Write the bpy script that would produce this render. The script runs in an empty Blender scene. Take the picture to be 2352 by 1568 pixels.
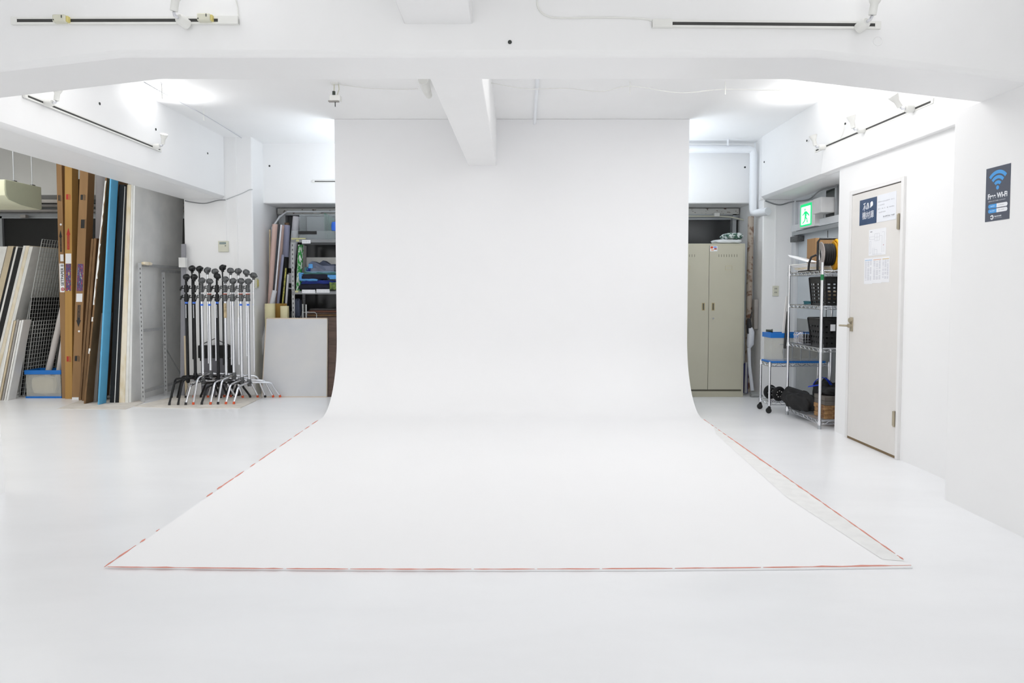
import bpy, math, random
from mathutils import Vector, Matrix
random.seed(7)
scene = bpy.context.scene
COL = scene.collection

# ---------------------------------------------------------------- camera
F, CH, CX, TH = 1600.0, 1.27, 1176.0, math.radians(2.5)
YP = 668 + F*math.tan(TH)
cam_d = bpy.data.cameras.new('camera'); cam = bpy.data.objects.new('camera', cam_d); COL.objects.link(cam)
cam.location = (0, 0, CH); cam.rotation_euler = (math.pi/2 - TH, 0, 0)
cam_d.sensor_width = 36; cam_d.lens = F/2352*36
cam_d.shift_y = -(784-YP)/2352; cam_d.clip_start = 0.05
scene.camera = cam

# ---------------------------------------------------------------- world, lights, exposure
world = bpy.data.worlds.new('world'); scene.world = world; world.use_nodes = True
wb = world.node_tree.nodes['Background']
wb.inputs[0].default_value = (0.98, 0.99, 1.0, 1); wb.inputs[1].default_value = 1.0
scene.cycles.max_bounces = 16; scene.cycles.diffuse_bounces = 10
scene.view_settings.view_transform = 'Standard'; scene.view_settings.look = 'None'
scene.view_settings.exposure = 0.19; scene.view_settings.gamma = 1; scene.view_settings.use_curve_mapping = False
def area(name, loc, rot, sx, sy, power, col=(1, 1, 1)):
    l = bpy.data.lights.new(name, 'AREA'); l.shape = 'RECTANGLE'; l.size = sx; l.size_y = sy
    l.energy = power; l.color = col
    o = bpy.data.objects.new(name, l); o.location = loc; o.rotation_euler = rot; COL.objects.link(o); return o
# unseen fill added behind the camera and above the bay, not known lamps
area('front_fill_light', (0.3, -2.4, 1.7), (math.radians(84), 0, 0), 6.0, 2.6, 40, (1.0, 0.985, 0.96))
area('ceiling_fill_light', (0, 4.9, 3.08), (0, 0, 0), 2.6, 1.3, 10, (1.0, 0.985, 0.97))  # added fill, hidden by the cross beam, evens floor and cyclorama
area('ceiling_fill_light', (1.75, 5.2, 3.08), (0, 0, 0), 1.0, 1.6, 18, (1.0, 0.99, 0.985))
area('ceiling_fill_light', (-2.1, 5.0, 3.08), (0, 0, 0), 1.2, 1.6, 13, (1.0, 0.985, 0.97))
# lamps of the back aisle, standing hidden behind the cyclorama and washing the ceiling and the beam
for sx in (-1, 1):
    area('back_aisle_light', (sx*1.45, 8.05, 2.1), (math.radians(180), 0, 0), 0.9, 0.5, 14, (0.85, 0.925, 1.0))
# unseen fill added to brighten the storage bay and the exit corner
area('storage_bay_fill', (-5.6, 5.6, 3.08), (0, 0, 0), 2.0, 3.6, 58, (1.0, 0.99, 0.96))
area('exit_corner_fill', (3.17, 6.45, 2.34), (0, 0, 0), 0.3, 0.25, 5, (0.95, 0.98, 1.0))  # added fill, out of sight behind the door wall

# ---------------------------------------------------------------- pixel to place
def ray(px, py):
    u = (px-CX)/F; v = (YP-py)/F; c, s = math.cos(TH), math.sin(TH)
    return Vector((u, c+v*s, -s+v*c))
def fl(px, py, z=0.0):
    d = ray(px, py); t = (z-CH)/d.z; return Vector((d.x*t, d.y*t, z))
def aY(px, py, Y):
    d = ray(px, py); t = Y/d.y; return Vector((d.x*t, Y, CH+d.z*t))
def aX(px, py, X):
    d = ray(px, py); t = X/d.x; return Vector((X, d.y*t, CH+d.z*t))

# ---------------------------------------------------------------- materials
def lin(c):
    r = []
    for v in c:
        v /= 255.0
        r.append(v/12.92 if v <= 0.04045 else ((v+0.055)/1.055)**2.4)
    return tuple(r)
MATS = {}
def mat(name, rgb, rough=0.6, metal=0.0, var=0.04, scale=6.0, bump=0.0, bscale=60.0, stretch=(1, 1, 1), rgb2=None, trans=0.0, emit=0.0, alpha=1.0, thr=None, coat=0.0, spec=None):
    if name in MATS: return MATS[name]
    m = bpy.data.materials.new(name); m.use_nodes = True; nt = m.node_tree; N = nt.nodes; L = nt.links
    b = N['Principled BSDF']; c = lin(rgb)
    tc = N.new('ShaderNodeTexCoord'); mp = N.new('ShaderNodeMapping'); mp.inputs['Scale'].default_value = stretch
    L.new(tc.outputs['Object'], mp.inputs[0])
    nz = N.new('ShaderNodeTexNoise'); nz.inputs['Scale'].default_value = scale; nz.inputs['Detail'].default_value = 4
    L.new(mp.outputs[0], nz.inputs['Vector'])
    cr = N.new('ShaderNodeValToRGB')
    c2 = lin(rgb2) if rgb2 else tuple(max(0, x*(1-var*2)) for x in c)
    cr.color_ramp.elements[0].color = c2+(1,); cr.color_ramp.elements[1].color = c+(1,)
    lo, hi = thr if thr else (0.3, 0.6)
    cr.color_ramp.elements[0].position = lo; cr.color_ramp.elements[1].position = hi
    L.new(nz.outputs[0], cr.inputs[0]); L.new(cr.outputs[0], b.inputs['Base Color'])
    b.inputs['Roughness'].default_value = rough; b.inputs['Metallic'].default_value = metal
    b.inputs['Transmission Weight'].default_value = trans; b.inputs['Alpha'].default_value = alpha
    if coat: b.inputs['Coat Weight'].default_value = coat
    if spec is not None: b.inputs['Specular IOR Level'].default_value = spec
    if emit:
        L.new(cr.outputs[0], b.inputs['Emission Color']); b.inputs['Emission Strength'].default_value = emit
    if bump:
        n2 = N.new('ShaderNodeTexNoise'); n2.inputs['Scale'].default_value = bscale; n2.inputs['Detail'].default_value = 3
        L.new(mp.outputs[0], n2.inputs['Vector'])
        bp = N.new('ShaderNodeBump'); bp.inputs['Strength'].default_value = bump; bp.inputs['Distance'].default_value = 0.004
        L.new(n2.outputs[0], bp.inputs['Height']); L.new(bp.outputs[0], b.inputs['Normal'])
    MATS[name] = m; return m

WALL = mat('white_wall_paint', (241, 241, 241), 0.5, var=0.006, scale=1.5, bump=0.15, bscale=18, stretch=(1, 1, .35))
CEIL = mat('ceiling_paint', (242, 242, 242), 0.6, var=0.008, scale=2, bump=0.1, bscale=30)
BEAM = mat('beam_paint', (240, 240, 240), 0.42, var=0.008, scale=3, bump=0.25, bscale=14)
FLOOR = mat('floor_paint', (239, 240, 242), 0.28, var=0.02, scale=2.2, bump=0.10, bscale=9, stretch=(.6, 1.6, 1))
CYC = mat('cyclorama_paint', (238, 238, 239), 0.62, var=0.006, scale=1.2, bump=0.05, bscale=40)
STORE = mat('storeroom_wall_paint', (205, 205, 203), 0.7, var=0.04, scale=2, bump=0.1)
DOORP = mat('door_paint', (222, 219, 215), 0.45, var=0.01)
DFRAME = mat('door_frame_paint', (230, 229, 228), 0.5, var=0.01)
BLACK = mat('black_plastic', (26, 26, 28), 0.45, var=0.1)
BLACKM = mat('black_painted_steel', (22, 23, 25), 0.35, 0.3, var=0.1)
CHROME = mat('chrome', (225, 226, 230), 0.16, 1.0, var=0.02)
STEEL = mat('worn_steel', (120, 122, 124), 0.42, 0.75, var=0.15, scale=60)
GALV = mat('galvanised_angle', (176, 177, 178), 0.5, 0.1, var=0.08, scale=30)
ALU = mat('aluminium_frame', (176, 180, 183), 0.4, 0.5, var=0.05)
GREYM = mat('grey_cast_metal', (100, 102, 103), 0.5, 0.3, var=0.25, scale=70, bump=0.3, bscale=120)
ORANGE = mat('orange_cap', (214, 84, 40), 0.5)
BLUET = mat('blue_tape', (70, 120, 220), 0.5)
WHITEP = mat('white_plastic', (232, 232, 228), 0.4, var=0.02)
CREAMP = mat('cream_plastic', (214, 213, 196), 0.5, var=0.04)
YELP = mat('yellowed_plastic', (222, 208, 130), 0.5, var=0.05)
DARKSLOT = mat('dark_slot', (62, 62, 60), 0.6, var=0.1)
HOLE = mat('dark_hole', (50, 55, 53), 0.8)
GLASSD = mat('dark_window_glass', (42, 44, 45), 0.18, var=0.1, scale=3)
GLASSK = mat('black_window_glass', (16, 16, 16), 0.3, var=0.1, scale=3)
RED = mat('red_masking_tape', (216, 142, 126), 0.7, var=0.06, scale=20)
LOCK = mat('locker_enamel', (186, 183, 165), 0.42, 0.1, var=0.02, scale=3)
LOCKD = mat('locker_gap', (96, 93, 80), 0.6)
CARD = mat('cardboard', (150, 116, 78), 0.8, var=0.06, scale=3, stretch=(6, 6, .4))
CARDY = mat('yellow_cardboard', (176, 136, 74), 0.78, var=0.05, scale=3, stretch=(6, 6, .4))
CARDD = mat('brown_fibreboard', (128, 98, 66), 0.85, var=0.14, scale=14, stretch=(1, 1, .3))
WHITEB = mat('white_foam_board', (234, 233, 228), 0.7, var=0.05, scale=10)
FOAME = mat('yellowed_foam_edge', (236, 226, 206), 0.8, var=0.08, scale=16, rgb2=(222, 206, 172), stretch=(1, 1, .4))
BLACKB = mat('black_foam_board', (24, 24, 25), 0.6, var=0.15, scale=20)
BLUEB = mat('blue_foam_board', (92, 170, 212), 0.6, var=0.04)
GREYPAN = mat('scuffed_grey_panel', (228, 228, 226), 0.5, var=0.05, scale=3, bump=0.05, rgb2=(212, 213, 212))
GREYB = mat('grey_board', (160, 156, 152), 0.8, var=0.06)
TANB = mat('tan_board', (205, 190, 162), 0.8, var=0.05)
WIREW = mat('white_wire', (196, 198, 196), 0.5, var=0.05)
WOODF = mat('pale_wood_frame', (214, 198, 178), 0.6, var=0.05, scale=12)
DIFF = mat('frosted_diffusion_sheet', (212, 211, 210), 0.28, var=0.05, scale=1.6, rgb2=(200, 202, 206))
BROWNW = mat('brown_wood_board', (92, 72, 62), 0.6, var=0.2, scale=6, stretch=(.7, 1, 5))
KRAFTMAT = mat('worn_floor_board', (214, 208, 200), 0.8, var=0.08, scale=8)
BLUEL = mat('blue_crate_plastic', (24, 112, 196), 0.4, var=0.04)
CLEARP = mat('cloudy_clear_plastic', (214, 214, 206), 0.25, var=0.05, alpha=0.34)
ACRY = mat('clear_acrylic', (180, 188, 190), 0.08, var=0.02, alpha=0.22)
GREENS = mat('exit_green', (0, 205, 120), 0.5, emit=0.75, var=0.01)
WHITES = mat('exit_white', (250, 255, 252), 0.5, emit=1.0, var=0.0)
NAVY = mat('navy_print', (32, 62, 100), 0.3, var=0.08)
SLATE = mat('slate_print', (78, 84, 98), 0.45, var=0.02)
SKYB = mat('sky_blue_print', (72, 158, 226), 0.45, var=0.01)
WHITEINK = mat('white_print', (240, 242, 246), 0.5, var=0.0)
GREYINK = mat('grey_print', (190, 192, 198), 0.6, var=0.02)
BLACKINK = mat('black_print', (30, 30, 30), 0.6, var=0.02)
REDINK = mat('red_print', (176, 44, 38), 0.6, var=0.03)
PAPER = mat('white_paper', (233, 234, 237), 0.5, var=0.01)
FILM = mat('glossy_laminate', (228, 231, 237), 0.12, var=0.01)
BRASS = mat('dull_brass', (178, 168, 146), 0.4, 0.4, var=0.1)
ACG = mat('aircon_grey_green', (158, 160, 138), 0.5, var=0.03)
ACL = mat('aircon_cream', (214, 214, 186), 0.5, var=0.03)
PINK = mat('pink_paper', (214, 184, 174), 0.7, var=0.03)
LAV = mat('lavender_paper', (168, 170, 196), 0.7, var=0.03)
CREAM = mat('cream_paper', (226, 218, 176), 0.7, var=0.03)
TANP = mat('tan_inside_paper', (160, 122, 50), 0.7, var=0.08)
GREENW = mat('green_patterned_wrap', (46, 150, 62), 0.5, var=0.1, scale=18, rgb2=(226, 236, 226), thr=(.47, .5), stretch=(3, 3, 1))
NAVYC = mat('navy_cloth', (24, 26, 44), 0.9, var=0.2, bump=0.3)
BLUEC = mat('royal_blue_cloth', (24, 44, 118), 0.9, var=0.2, bump=0.3)
LBLUEC = mat('light_blue_cloth', (92, 160, 220), 0.85, var=0.15, bump=0.3)
SLATEC = mat('slate_cloth', (84, 92, 112), 0.9, var=0.15, bump=0.3)
TEALC = mat('teal_cloth', (74, 122, 118), 0.9, var=0.15, bump=0.3)
BLACKC = mat('black_nylon', (24, 24, 26), 0.75, var=0.25, scale=14, bump=0.5, bscale=40)
GREENC = mat('green_white_cloth', (60, 92, 80), 0.9, var=0.1, rgb2=(206, 214, 212), thr=(.46, .52), scale=30)
WHITEC = mat('white_cloth', (214, 217, 219), 0.9, var=0.05, bump=0.3)
GREYBIN = mat('grey_bag', (118, 120, 126), 0.75, var=0.05)
WOODB = mat('rough_timber', (166, 128, 84), 0.85, var=0.3, scale=22, rgb2=(104, 70, 44))
GREYW = mat('grey_timber', (104, 98, 92), 0.85, var=0.15, scale=14)
YELLOW = mat('yellow_steel', (226, 166, 22), 0.4, var=0.04)
RUBBER = mat('black_rubber', (22, 22, 24), 0.7, var=0.1)
TEALP = mat('teal_cord', (48, 110, 122), 0.6, var=0.1)
BLUES = mat('blue_strap', (22, 62, 200), 0.6, var=0.1)
RUST = mat('rusty_pipe', (172, 160, 148), 0.7, var=0.1, scale=14, rgb2=(112, 82, 64), thr=(.38, .5))
PEEL = mat('peeling_painted_steel', (196, 196, 192), 0.7, scale=16, rgb2=(84, 62, 50), thr=(.34, .4), stretch=(1, 1, 2))
PIPEW = mat('white_painted_pipe', (236, 239, 243), 0.4, var=0.01)
GREENTAG = mat('green_tag', (24, 120, 70), 0.5)
TUBEW = mat('white_paper_roll', (226, 226, 232), 0.6, var=0.02)
TUBEP = mat('pearly_paper_roll', (208, 202, 198), 0.55, var=0.05, scale=5)
YTAPE = mat('yellow_tape', (214, 212, 160), 0.6, var=0.1, alpha=.8)
DIRT = mat('dirty_floor_band', (230, 230, 229), 0.7, var=0.03, scale=14, bump=.2)
RAINB = None
def rainbow():
    m = bpy.data.materials.new('rainbow_print'); m.use_nodes = True; nt = m.node_tree; N = nt.nodes; L = nt.links
    b = N['Principled BSDF']; tc = N.new('ShaderNodeTexCoord'); mp = N.new('ShaderNodeMapping')
    mp.inputs['Scale'].default_value = (44, 44, 11); mp.inputs['Rotation'].default_value = (0, .5, 0)
    nz = N.new('ShaderNodeTexNoise'); nz.inputs['Scale'].default_value = 1.6; nz.inputs['Detail'].default_value = 3
    cr = N.new('ShaderNodeValToRGB'); e = cr.color_ramp.elements
    cols = [(50, 44, 60), (70, 96, 150), (56, 50, 76), (170, 60, 90), (70, 70, 120), (60, 60, 100), (120, 150, 180), (222, 200, 70)]
    e[0].position = .3; e[0].color = lin(cols[0])+(1,); e[1].position = .72; e[1].color = lin(cols[-1])+(1,)
    for i in range(1, 7):
        k = e.new(.3+.06*i); k.color = lin(cols[i])+(1,)
    L.new(tc.outputs['Object'], mp.inputs[0]); L.new(mp.outputs[0], nz.inputs['Vector']); L.new(nz.outputs[0], cr.inputs[0])
    L.new(cr.outputs[0], b.inputs['Base Color']); return m
RAINB = rainbow()

# ---------------------------------------------------------------- mesh helpers
V = Vector
class MB:
    def __init__(s): s.v = []; s.f = []
    def add(s, vs, fs):
        n = len(s.v); s.v += [V(v) for v in vs]; s.f += [[n+i for i in f] for f in fs]; return s
    def hexa(s, p):   # 4 bottom ccw, 4 top
        return s.add(p, [(3, 2, 1, 0), (4, 5, 6, 7), (0, 1, 5, 4), (1, 2, 6, 5), (2, 3, 7, 6), (3, 0, 4, 7)])
    def box(s, x0, x1, y0, y1, z0, z1):
        return s.hexa([(x0, y0, z0), (x1, y0, z0), (x1, y1, z0), (x0, y1, z0), (x0, y0, z1), (x1, y0, z1), (x1, y1, z1), (x0, y1, z1)])
    def bar(s, a, b, w, h, up=(0, 0, 1)):
        a, b = V(a), V(b); d = (b-a).normalized(); u = V(up)
        if abs(d.dot(u)) > .98: u = V((0, 1, 0))
        r = d.cross(u).normalized(); u = r.cross(d)
        q = [(-1, -1), (1, -1), (1, 1), (-1, 1)]
        return s.hexa([a+r*i*w/2+u*j*h/2 for i, j in q]+[b+r*i*w/2+u*j*h/2 for i, j in q])
    def prism(s, poly, vec):
        n = len(poly); p = [V(q) for q in poly]; vec = V(vec)
        return s.add(p+[q+vec for q in p], [tuple(range(n))[::-1], tuple(range(n, 2*n))]+[(i, (i+1) % n, (i+1) % n+n, i+n) for i in range(n)])
    def tube(s, pts, r, n=8, cap=True):
        pts = [V(p) for p in pts]; m = len(pts); rs = r if isinstance(r, (list, tuple)) else [r]*m
        vs = []; prev = None
        for i, p in enumerate(pts):
            d = (pts[min(i+1, m-1)]-pts[max(i-1, 0)]).normalized()
            if prev is None:
                u = V((0, 0, 1)) if abs(d.z) < .9 else V((1, 0, 0))
                u = (u-d*u.dot(d)).normalized()
            else: u = (prev-d*prev.dot(d)).normalized()
            prev = u; w = d.cross(u)
            vs += [p+(u*math.cos(2*math.pi*k/n)+w*math.sin(2*math.pi*k/n))*rs[i] for k in range(n)]
        fs = [(i*n+k, i*n+(k+1) % n, (i+1)*n+(k+1) % n, (i+1)*n+k) for i in range(m-1) for k in range(n)]
        if cap: fs += [tuple(range(n))[::-1], tuple(range((m-1)*n, m*n))]
        return s.add(vs, fs)
    def cyl(s, a, b, r, r2=None, n=16): return s.tube([a, b], [r, r if r2 is None else r2], n)
    def lathe(s, prof, origin, axis, n=20):   # prof: (radius, distance along axis)
        o = V(origin); a = V(axis).normalized()
        return s.tube2([o+a*d for _, d in prof], [max(r, 1e-4) for r, _ in prof], a, n)
    def tube2(s, pts, rs, a, n):
        u = V((0, 0, 1)) if abs(a.z) < .9 else V((1, 0, 0)); u = (u-a*u.dot(a)).normalized(); w = a.cross(u); m = len(pts)
        vs = [p+(u*math.cos(2*math.pi*k/n)+w*math.sin(2*math.pi*k/n))*r for p, r in zip(pts, rs) for k in range(n)]
        fs = [(i*n+k, i*n+(k+1) % n, (i+1)*n+(k+1) % n, (i+1)*n+k) for i in range(m-1) for k in range(n)]
        return s.add(vs, fs+[tuple(range(n))[::-1], tuple(range((m-1)*n, m*n))])
    def torus(s, c, axis, R, r, n=24, m=8, a0=0, a1=2*math.pi):
        a = V(axis).normalized(); u = V((0, 0, 1)) if abs(a.z) < .9 else V((1, 0, 0)); u = (u-a*u.dot(a)).normalized(); w = a.cross(u); c = V(c)
        full = abs(a1-a0-2*math.pi) < 1e-6; k = n if full else n+1
        vs = []
        for i in range(k):
            t = a0+(a1-a0)*i/n; d = u*math.cos(t)+w*math.sin(t)
            vs += [c+d*(R+r*math.cos(2*math.pi*j/m))+a*r*math.sin(2*math.pi*j/m) for j in range(m)]
        fs = [(i*m+j, ((i+1) % k)*m+j, ((i+1) % k)*m+(j+1) % m, i*m+(j+1) % m) for i in range(n) for j in range(m)]
        return s.add(vs, fs)
    def lump(s, c, size, seed=0, amp=.12, n=8, sq=.55, rot=0):   # soft rounded box with folds
        rnd = random.Random(seed); ph = [rnd.uniform(0, 6.3) for _ in range(9)]; c = V(c); vs = []; fs = []
        R = Matrix.Rotation(rot, 3, 'Z')
        idx = {}
        def key(p): return tuple(round(q, 5) for q in p)
        base = len(s.v)
        for ax in range(3):
            for sg in (-1, 1):
                for i in range(n):
                    for j in range(n):
                        q = []
                        for di, dj in ((0, 0), (1, 0), (1, 1), (0, 1)):
                            a, b = -1+2*(i+di)/n, -1+2*(j+dj)/n
                            p = [0, 0, 0]; p[ax] = sg; p[(ax+1) % 3] = a; p[(ax+2) % 3] = b
                            k = key(p)
                            if k not in idx:
                                u = V(p); sph = u.normalized()*1.15; w = u*sq+sph*(1-sq)
                                dsp = amp*(math.sin(5*w.x+ph[0])*math.sin(4*w.y+ph[1])+.6*math.sin(9*w.x+ph[2]+2*w.z)+.5*math.sin(8*w.y+ph[3]-3*w.z))
                                w = w*(1+dsp*.5)
                                w = V((w.x*size[0]/2, w.y*size[1]/2, w.z*size[2]/2))
                                idx[k] = len(vs); vs.append(c+R@w)
                            q.append(idx[k])
                        fs.append(q if sg > 0 else q[::-1])
        return s.add(vs, fs)
    def build(s, name, m, parent=None, bevel=0, smooth=True, sharp=35, origin=None, seg=2):
        me = bpy.data.meshes.new(name)
        if origin is None:
            if parent is not None: origin = V(ORIG.get(root(parent).name, (0, 0, 0)))
            else:
                xs = [v.x for v in s.v]; ys = [v.y for v in s.v]; zs = [v.z for v in s.v]
                origin = V(((min(xs)+max(xs))/2, (min(ys)+max(ys))/2, min(zs)))
        origin = V(origin)
        me.from_pydata([tuple(v-origin) for v in s.v], [], s.f); me.update()
        if smooth:
            me.polygons.foreach_set('use_smooth', [True]*len(me.polygons)); me.set_sharp_from_angle(angle=math.radians(sharp))
        me.materials.append(m); o = bpy.data.objects.new(name, me); COL.objects.link(o)
        if parent is not None: o.parent = parent
        else: o.location = origin; ORIG[o.name] = tuple(origin)
        if bevel:
            md = o.modifiers.new('bevel', 'BEVEL'); md.width = bevel; md.segments = seg; md.limit_method = 'ANGLE'; md.angle_limit = math.radians(40)
        return o
ORIG = {}
def root(o):
    while o.parent is not None: o = o.parent
    return o
def tag(o, label, cat, group=None, kind=None):
    if label: o['label'] = label
    if cat: o['category'] = cat
    if group: o['group'] = group
    if kind: o['kind'] = kind
    return o
def thing(name, label, cat, loc, group=None):
    o = bpy.data.objects.new(name, None); COL.objects.link(o); o.location = loc; o.empty_display_size = .05
    ORIG[o.name] = tuple(loc); return tag(o, label, cat, group)
def struct(name, mb, m, parent=None, bevel=0, **k):
    o = mb.build(name, m, parent, bevel=bevel, **k)
    if parent is None: o['kind'] = 'structure'
    return o
def slab(B, T, tx, dy, skew=0.0):
    """a board standing on its narrow end: B near bottom left corner, T near top left corner, tx thickness, dy depth into the room"""
    B, T = V(B), V(T); t = V((tx, 0, 0)); d = V((skew, dy, 0)); d2 = d
    return MB().hexa([B, B+t, B+t+d, B+d, T, T+t, T+t+d2, T+d2])
def text(body, o, right, up, h, w=None, m=None, parent=None, name='lettering', align='LEFT', bold=0.0, label=None):
    """flat raised lettering; o is the lower left corner"""
    cu = bpy.data.curves.new('tmp', 'FONT'); cu.body = body; cu.size = 1; cu.extrude = 0; cu.offset = bold
    ob = bpy.data.objects.new('tmp', cu); COL.objects.link(ob)
    dg = bpy.context.evaluated_depsgraph_get(); me = bpy.data.meshes.new_from_object(ob.evaluated_get(dg))
    bpy.data.objects.remove(ob); bpy.data.curves.remove(cu)
    vs = [v.co.copy() for v in me.vertices]; fs = [tuple(p.vertices) for p in me.polygons]; bpy.data.meshes.remove(me)
    if not vs: return None
    x0 = min(v.x for v in vs); x1 = max(v.x for v in vs); y0 = min(v.y for v in vs); y1 = max(v.y for v in vs)
    sy = h/(y1-y0); sx = (w/(x1-x0)) if w else sy
    o, right, up = V(o), V(right).normalized(), V(up).normalized()
    mb = MB(); mb.add([o+right*(v.x-x0)*sx+up*(v.y-y0)*sy for v in vs], fs)
    return mb.build(name, m, parent, smooth=False)
# ================================================================ the room
ZC = 3.11
LBZ = 2.615                                        # underside of the lengthwise beam
def solveY(py, z):
    d = ray(CX, py); return (z-CH)/d.z*d.y
YF = solveY(55, LBZ); ZX = aY(CX, 128, YF).z; YR = solveY(185, ZX)
ZB = 2.367; YBK = 8.8; YCOL = 8.43
struct('floor', MB().box(-8, 4.4, -3.5, 10, -.12, 0), FLOOR)
struct('ceiling', MB().box(-8, 4.4, -3.5, 10, ZC, ZC+.15), CEIL)
# rear beam with the window recesses below it
struct('trim_1', MB().box(-3.94, 3.9, YBK, 9.24, ZB, ZC+.06), BEAM, bevel=.012)
struct('wall_back', MB().box(-8, 4.2, 9.4, 9.5, 0, ZC), STORE)
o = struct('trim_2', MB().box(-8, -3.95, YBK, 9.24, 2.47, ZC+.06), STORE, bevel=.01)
struct('wall_left', MB().box(-7.7, -7.6, -3.5, 10, 0, ZC), STORE)
struct('wall_right', MB().box(3.55, 3.65, -3.5, 10, 0, ZC), WALL)
# columns
struct('trim_3', MB().box(-3.95, -3.12, YCOL, 9.42, -.05, ZC+.06), WALL, bevel=.014)
struct('trim_4', MB().box(3.02, 3.56, YCOL, 9.42, -.05, ZC+.06), WALL, bevel=.014)
# lengthwise side beams
BL = aY(520, 458, YCOL)
struct('trim_5', MB().hexa([(-3.99, -3.5, 2.385), (-3.45, -3.5, 2.385), (-3.45, YCOL+.02, 2.372), (-3.99, YCOL+.02, 2.372), (-3.99, -3.5, ZC+.06), (-3.45, -3.5, ZC+.06), (-3.45, YCOL+.02, ZC+.06), (-3.99, YCOL+.02, ZC+.06)]), BEAM, bevel=.035, seg=1)
struct('trim_6', MB().hexa([(2.92, -3.5, 2.345), (3.57, -3.5, 2.345), (3.57, YCOL+.02, 2.366), (2.99, YCOL+.02, 2.366), (2.92, -3.5, ZC+.06), (3.57, -3.5, ZC+.06), (3.57, YCOL+.02, ZC+.06), (2.99, YCOL+.02, ZC+.06)]), BEAM, bevel=.035, seg=1)
# back right stretch of the side beam between column and rear beam
struct('trim_7', MB().hexa([(2.99, YCOL, 2.366), (3.5, YCOL, 2.366), (3.5, YBK+.02, 2.366), (3.065, YBK+.02, 2.366), (2.99, YCOL, ZC+.06), (3.5, YCOL, ZC+.06), (3.5, YBK+.02, ZC+.06), (3.065, YBK+.02, ZC+.06)]), BEAM)
# applied panel on the right beam face
pA = aX(1876, 355, 2.95)
struct('trim_8', MB().hexa([(2.865, 3.0, 2.345), (2.97, 3.0, 2.345), (2.98, 6.6, 2.36), (2.90, 6.6, 2.36), (2.895, 3.0, 2.60), (2.97, 3.0, 2.60), (2.98, 6.6, 2.62), (2.922, 6.6, 2.62)]), BEAM, bevel=.006)
# cross beam with sloped haunches at both ends
def crossbeam():
    xs = [(-3.5, ZX-.175), (-1.98, ZX), (1.55, ZX), (3.0, ZX-.17)]
    mb = MB(); vs = []
    for x, z in xs: vs += [(x, YF, z), (x, YR, z), (x, YR, ZC+.06), (x, YF, ZC+.06)]
    fs = []
    for i in range(3):
        a = i*4; b = a+4
        for k in range(4): fs.append((a+k, a+(k+1) % 4, b+(k+1) % 4, b+k))
    fs += [(3, 2, 1, 0), (12, 13, 14, 15)]
    return mb.add(vs, [f[::-1] for f in fs])
struct('trim_9', crossbeam(), BEAM, bevel=.03, seg=3)
# lengthwise centre beam
struct('trim_10', MB().hexa([(-.53, YR-.02, LBZ), (-.195, YR-.02, LBZ), (-.167, 7.6, LBZ), (-.47, 7.6, LBZ), (-.53, YR-.02, ZC+.06), (-.195, YR-.02, ZC+.06), (-.167, 7.6, ZC+.06), (-.47, 7.6, ZC+.06)]), BEAM, bevel=.008)
struct('trim_11', MB().box(-.545, -.198, -3.5, YF+.02, LBZ, ZC+.06), BEAM, bevel=.008)
# left front pier with a splayed foot, right front pier
q0 = fl(12, 1130); 
struct('trim_12', MB().hexa([(-3.45, 3.3, 0), (-3.2, 3.3, 0), (q0.x, q0.y, 0), (-3.45, q0.y, 0), (-3.45, 3.3, 2.3), (-3.27, 3.3, 2.3), (-3.29, q0.y, 2.3), (-3.45, q0.y, 2.3)]), WALL)
struct('wall_right_front', MB().box(2.637, 2.95, -3.5, 4.2, -.05, 2.34), WALL, bevel=.01)
struct('trim_13', MB().box(2.5, 2.95, YF+.01, YR-.005, 2.0, 2.3), WALL) if False else None
struct('wall_right_door', MB().box(2.922, 3.05, 4.15, 6.27, -.05, 2.5), WALL, bevel=.006)
struct('trim_14', MB().box(2.895, 2.93, 4.2, 6.27, 2.30, 2.35), BEAM) if False else None

# anchor sockets in the beams
def hole(px, py, Y=None, X=None, r=.012, par=None):
    p = aY(px, py, Y) if Y is not None else aX(px, py, X)
    ax = V((0, -1, 0)) if Y is not None else V((-1 if X > 0 else 1, 0, 0))
    return MB().cyl(p-ax*.004, p+ax*.002, r).build('anchor_hole', HOLE, bpy.data.objects[par])
hole(619, 381, Y=YBK, r=.012, par='trim_1'); hole(1711, 384, Y=YBK, r=.012, par='trim_1')
for q in ((229, 238), (358, 297), (477, 352)): hole(*q, X=-3.449, r=.012, par='trim_5')
for q in ((1941, 284), (1853, 323), (1755, 372)): hole(*q, X=2.93 if q[0] > 1900 else 2.965, r=.01, par='trim_6')
p = aY(1171, 97, YF)
MB().torus(p-V((0, .003, 0)), (0, 1, 0), .0075, .0025).build('socket_ring', HOLE, bpy.data.objects['trim_9'])
MB().cyl(p-V((0, .004, 0)), p+V((0, .003, 0)), .004).build('anchor_hole', HOLE, bpy.data.objects['trim_9'])
MB().cyl(p-V((0, .0015, 0)), p+V((0, .003, 0)), .0062).build('socket_plate', WHITEP, bpy.data.objects['trim_9'])
p = aY(2016, 94, YF)
MB().torus(p, (0, 1, 0), .022, .003).build('patched_ring', BEAM, bpy.data.objects['trim_9'])

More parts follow.
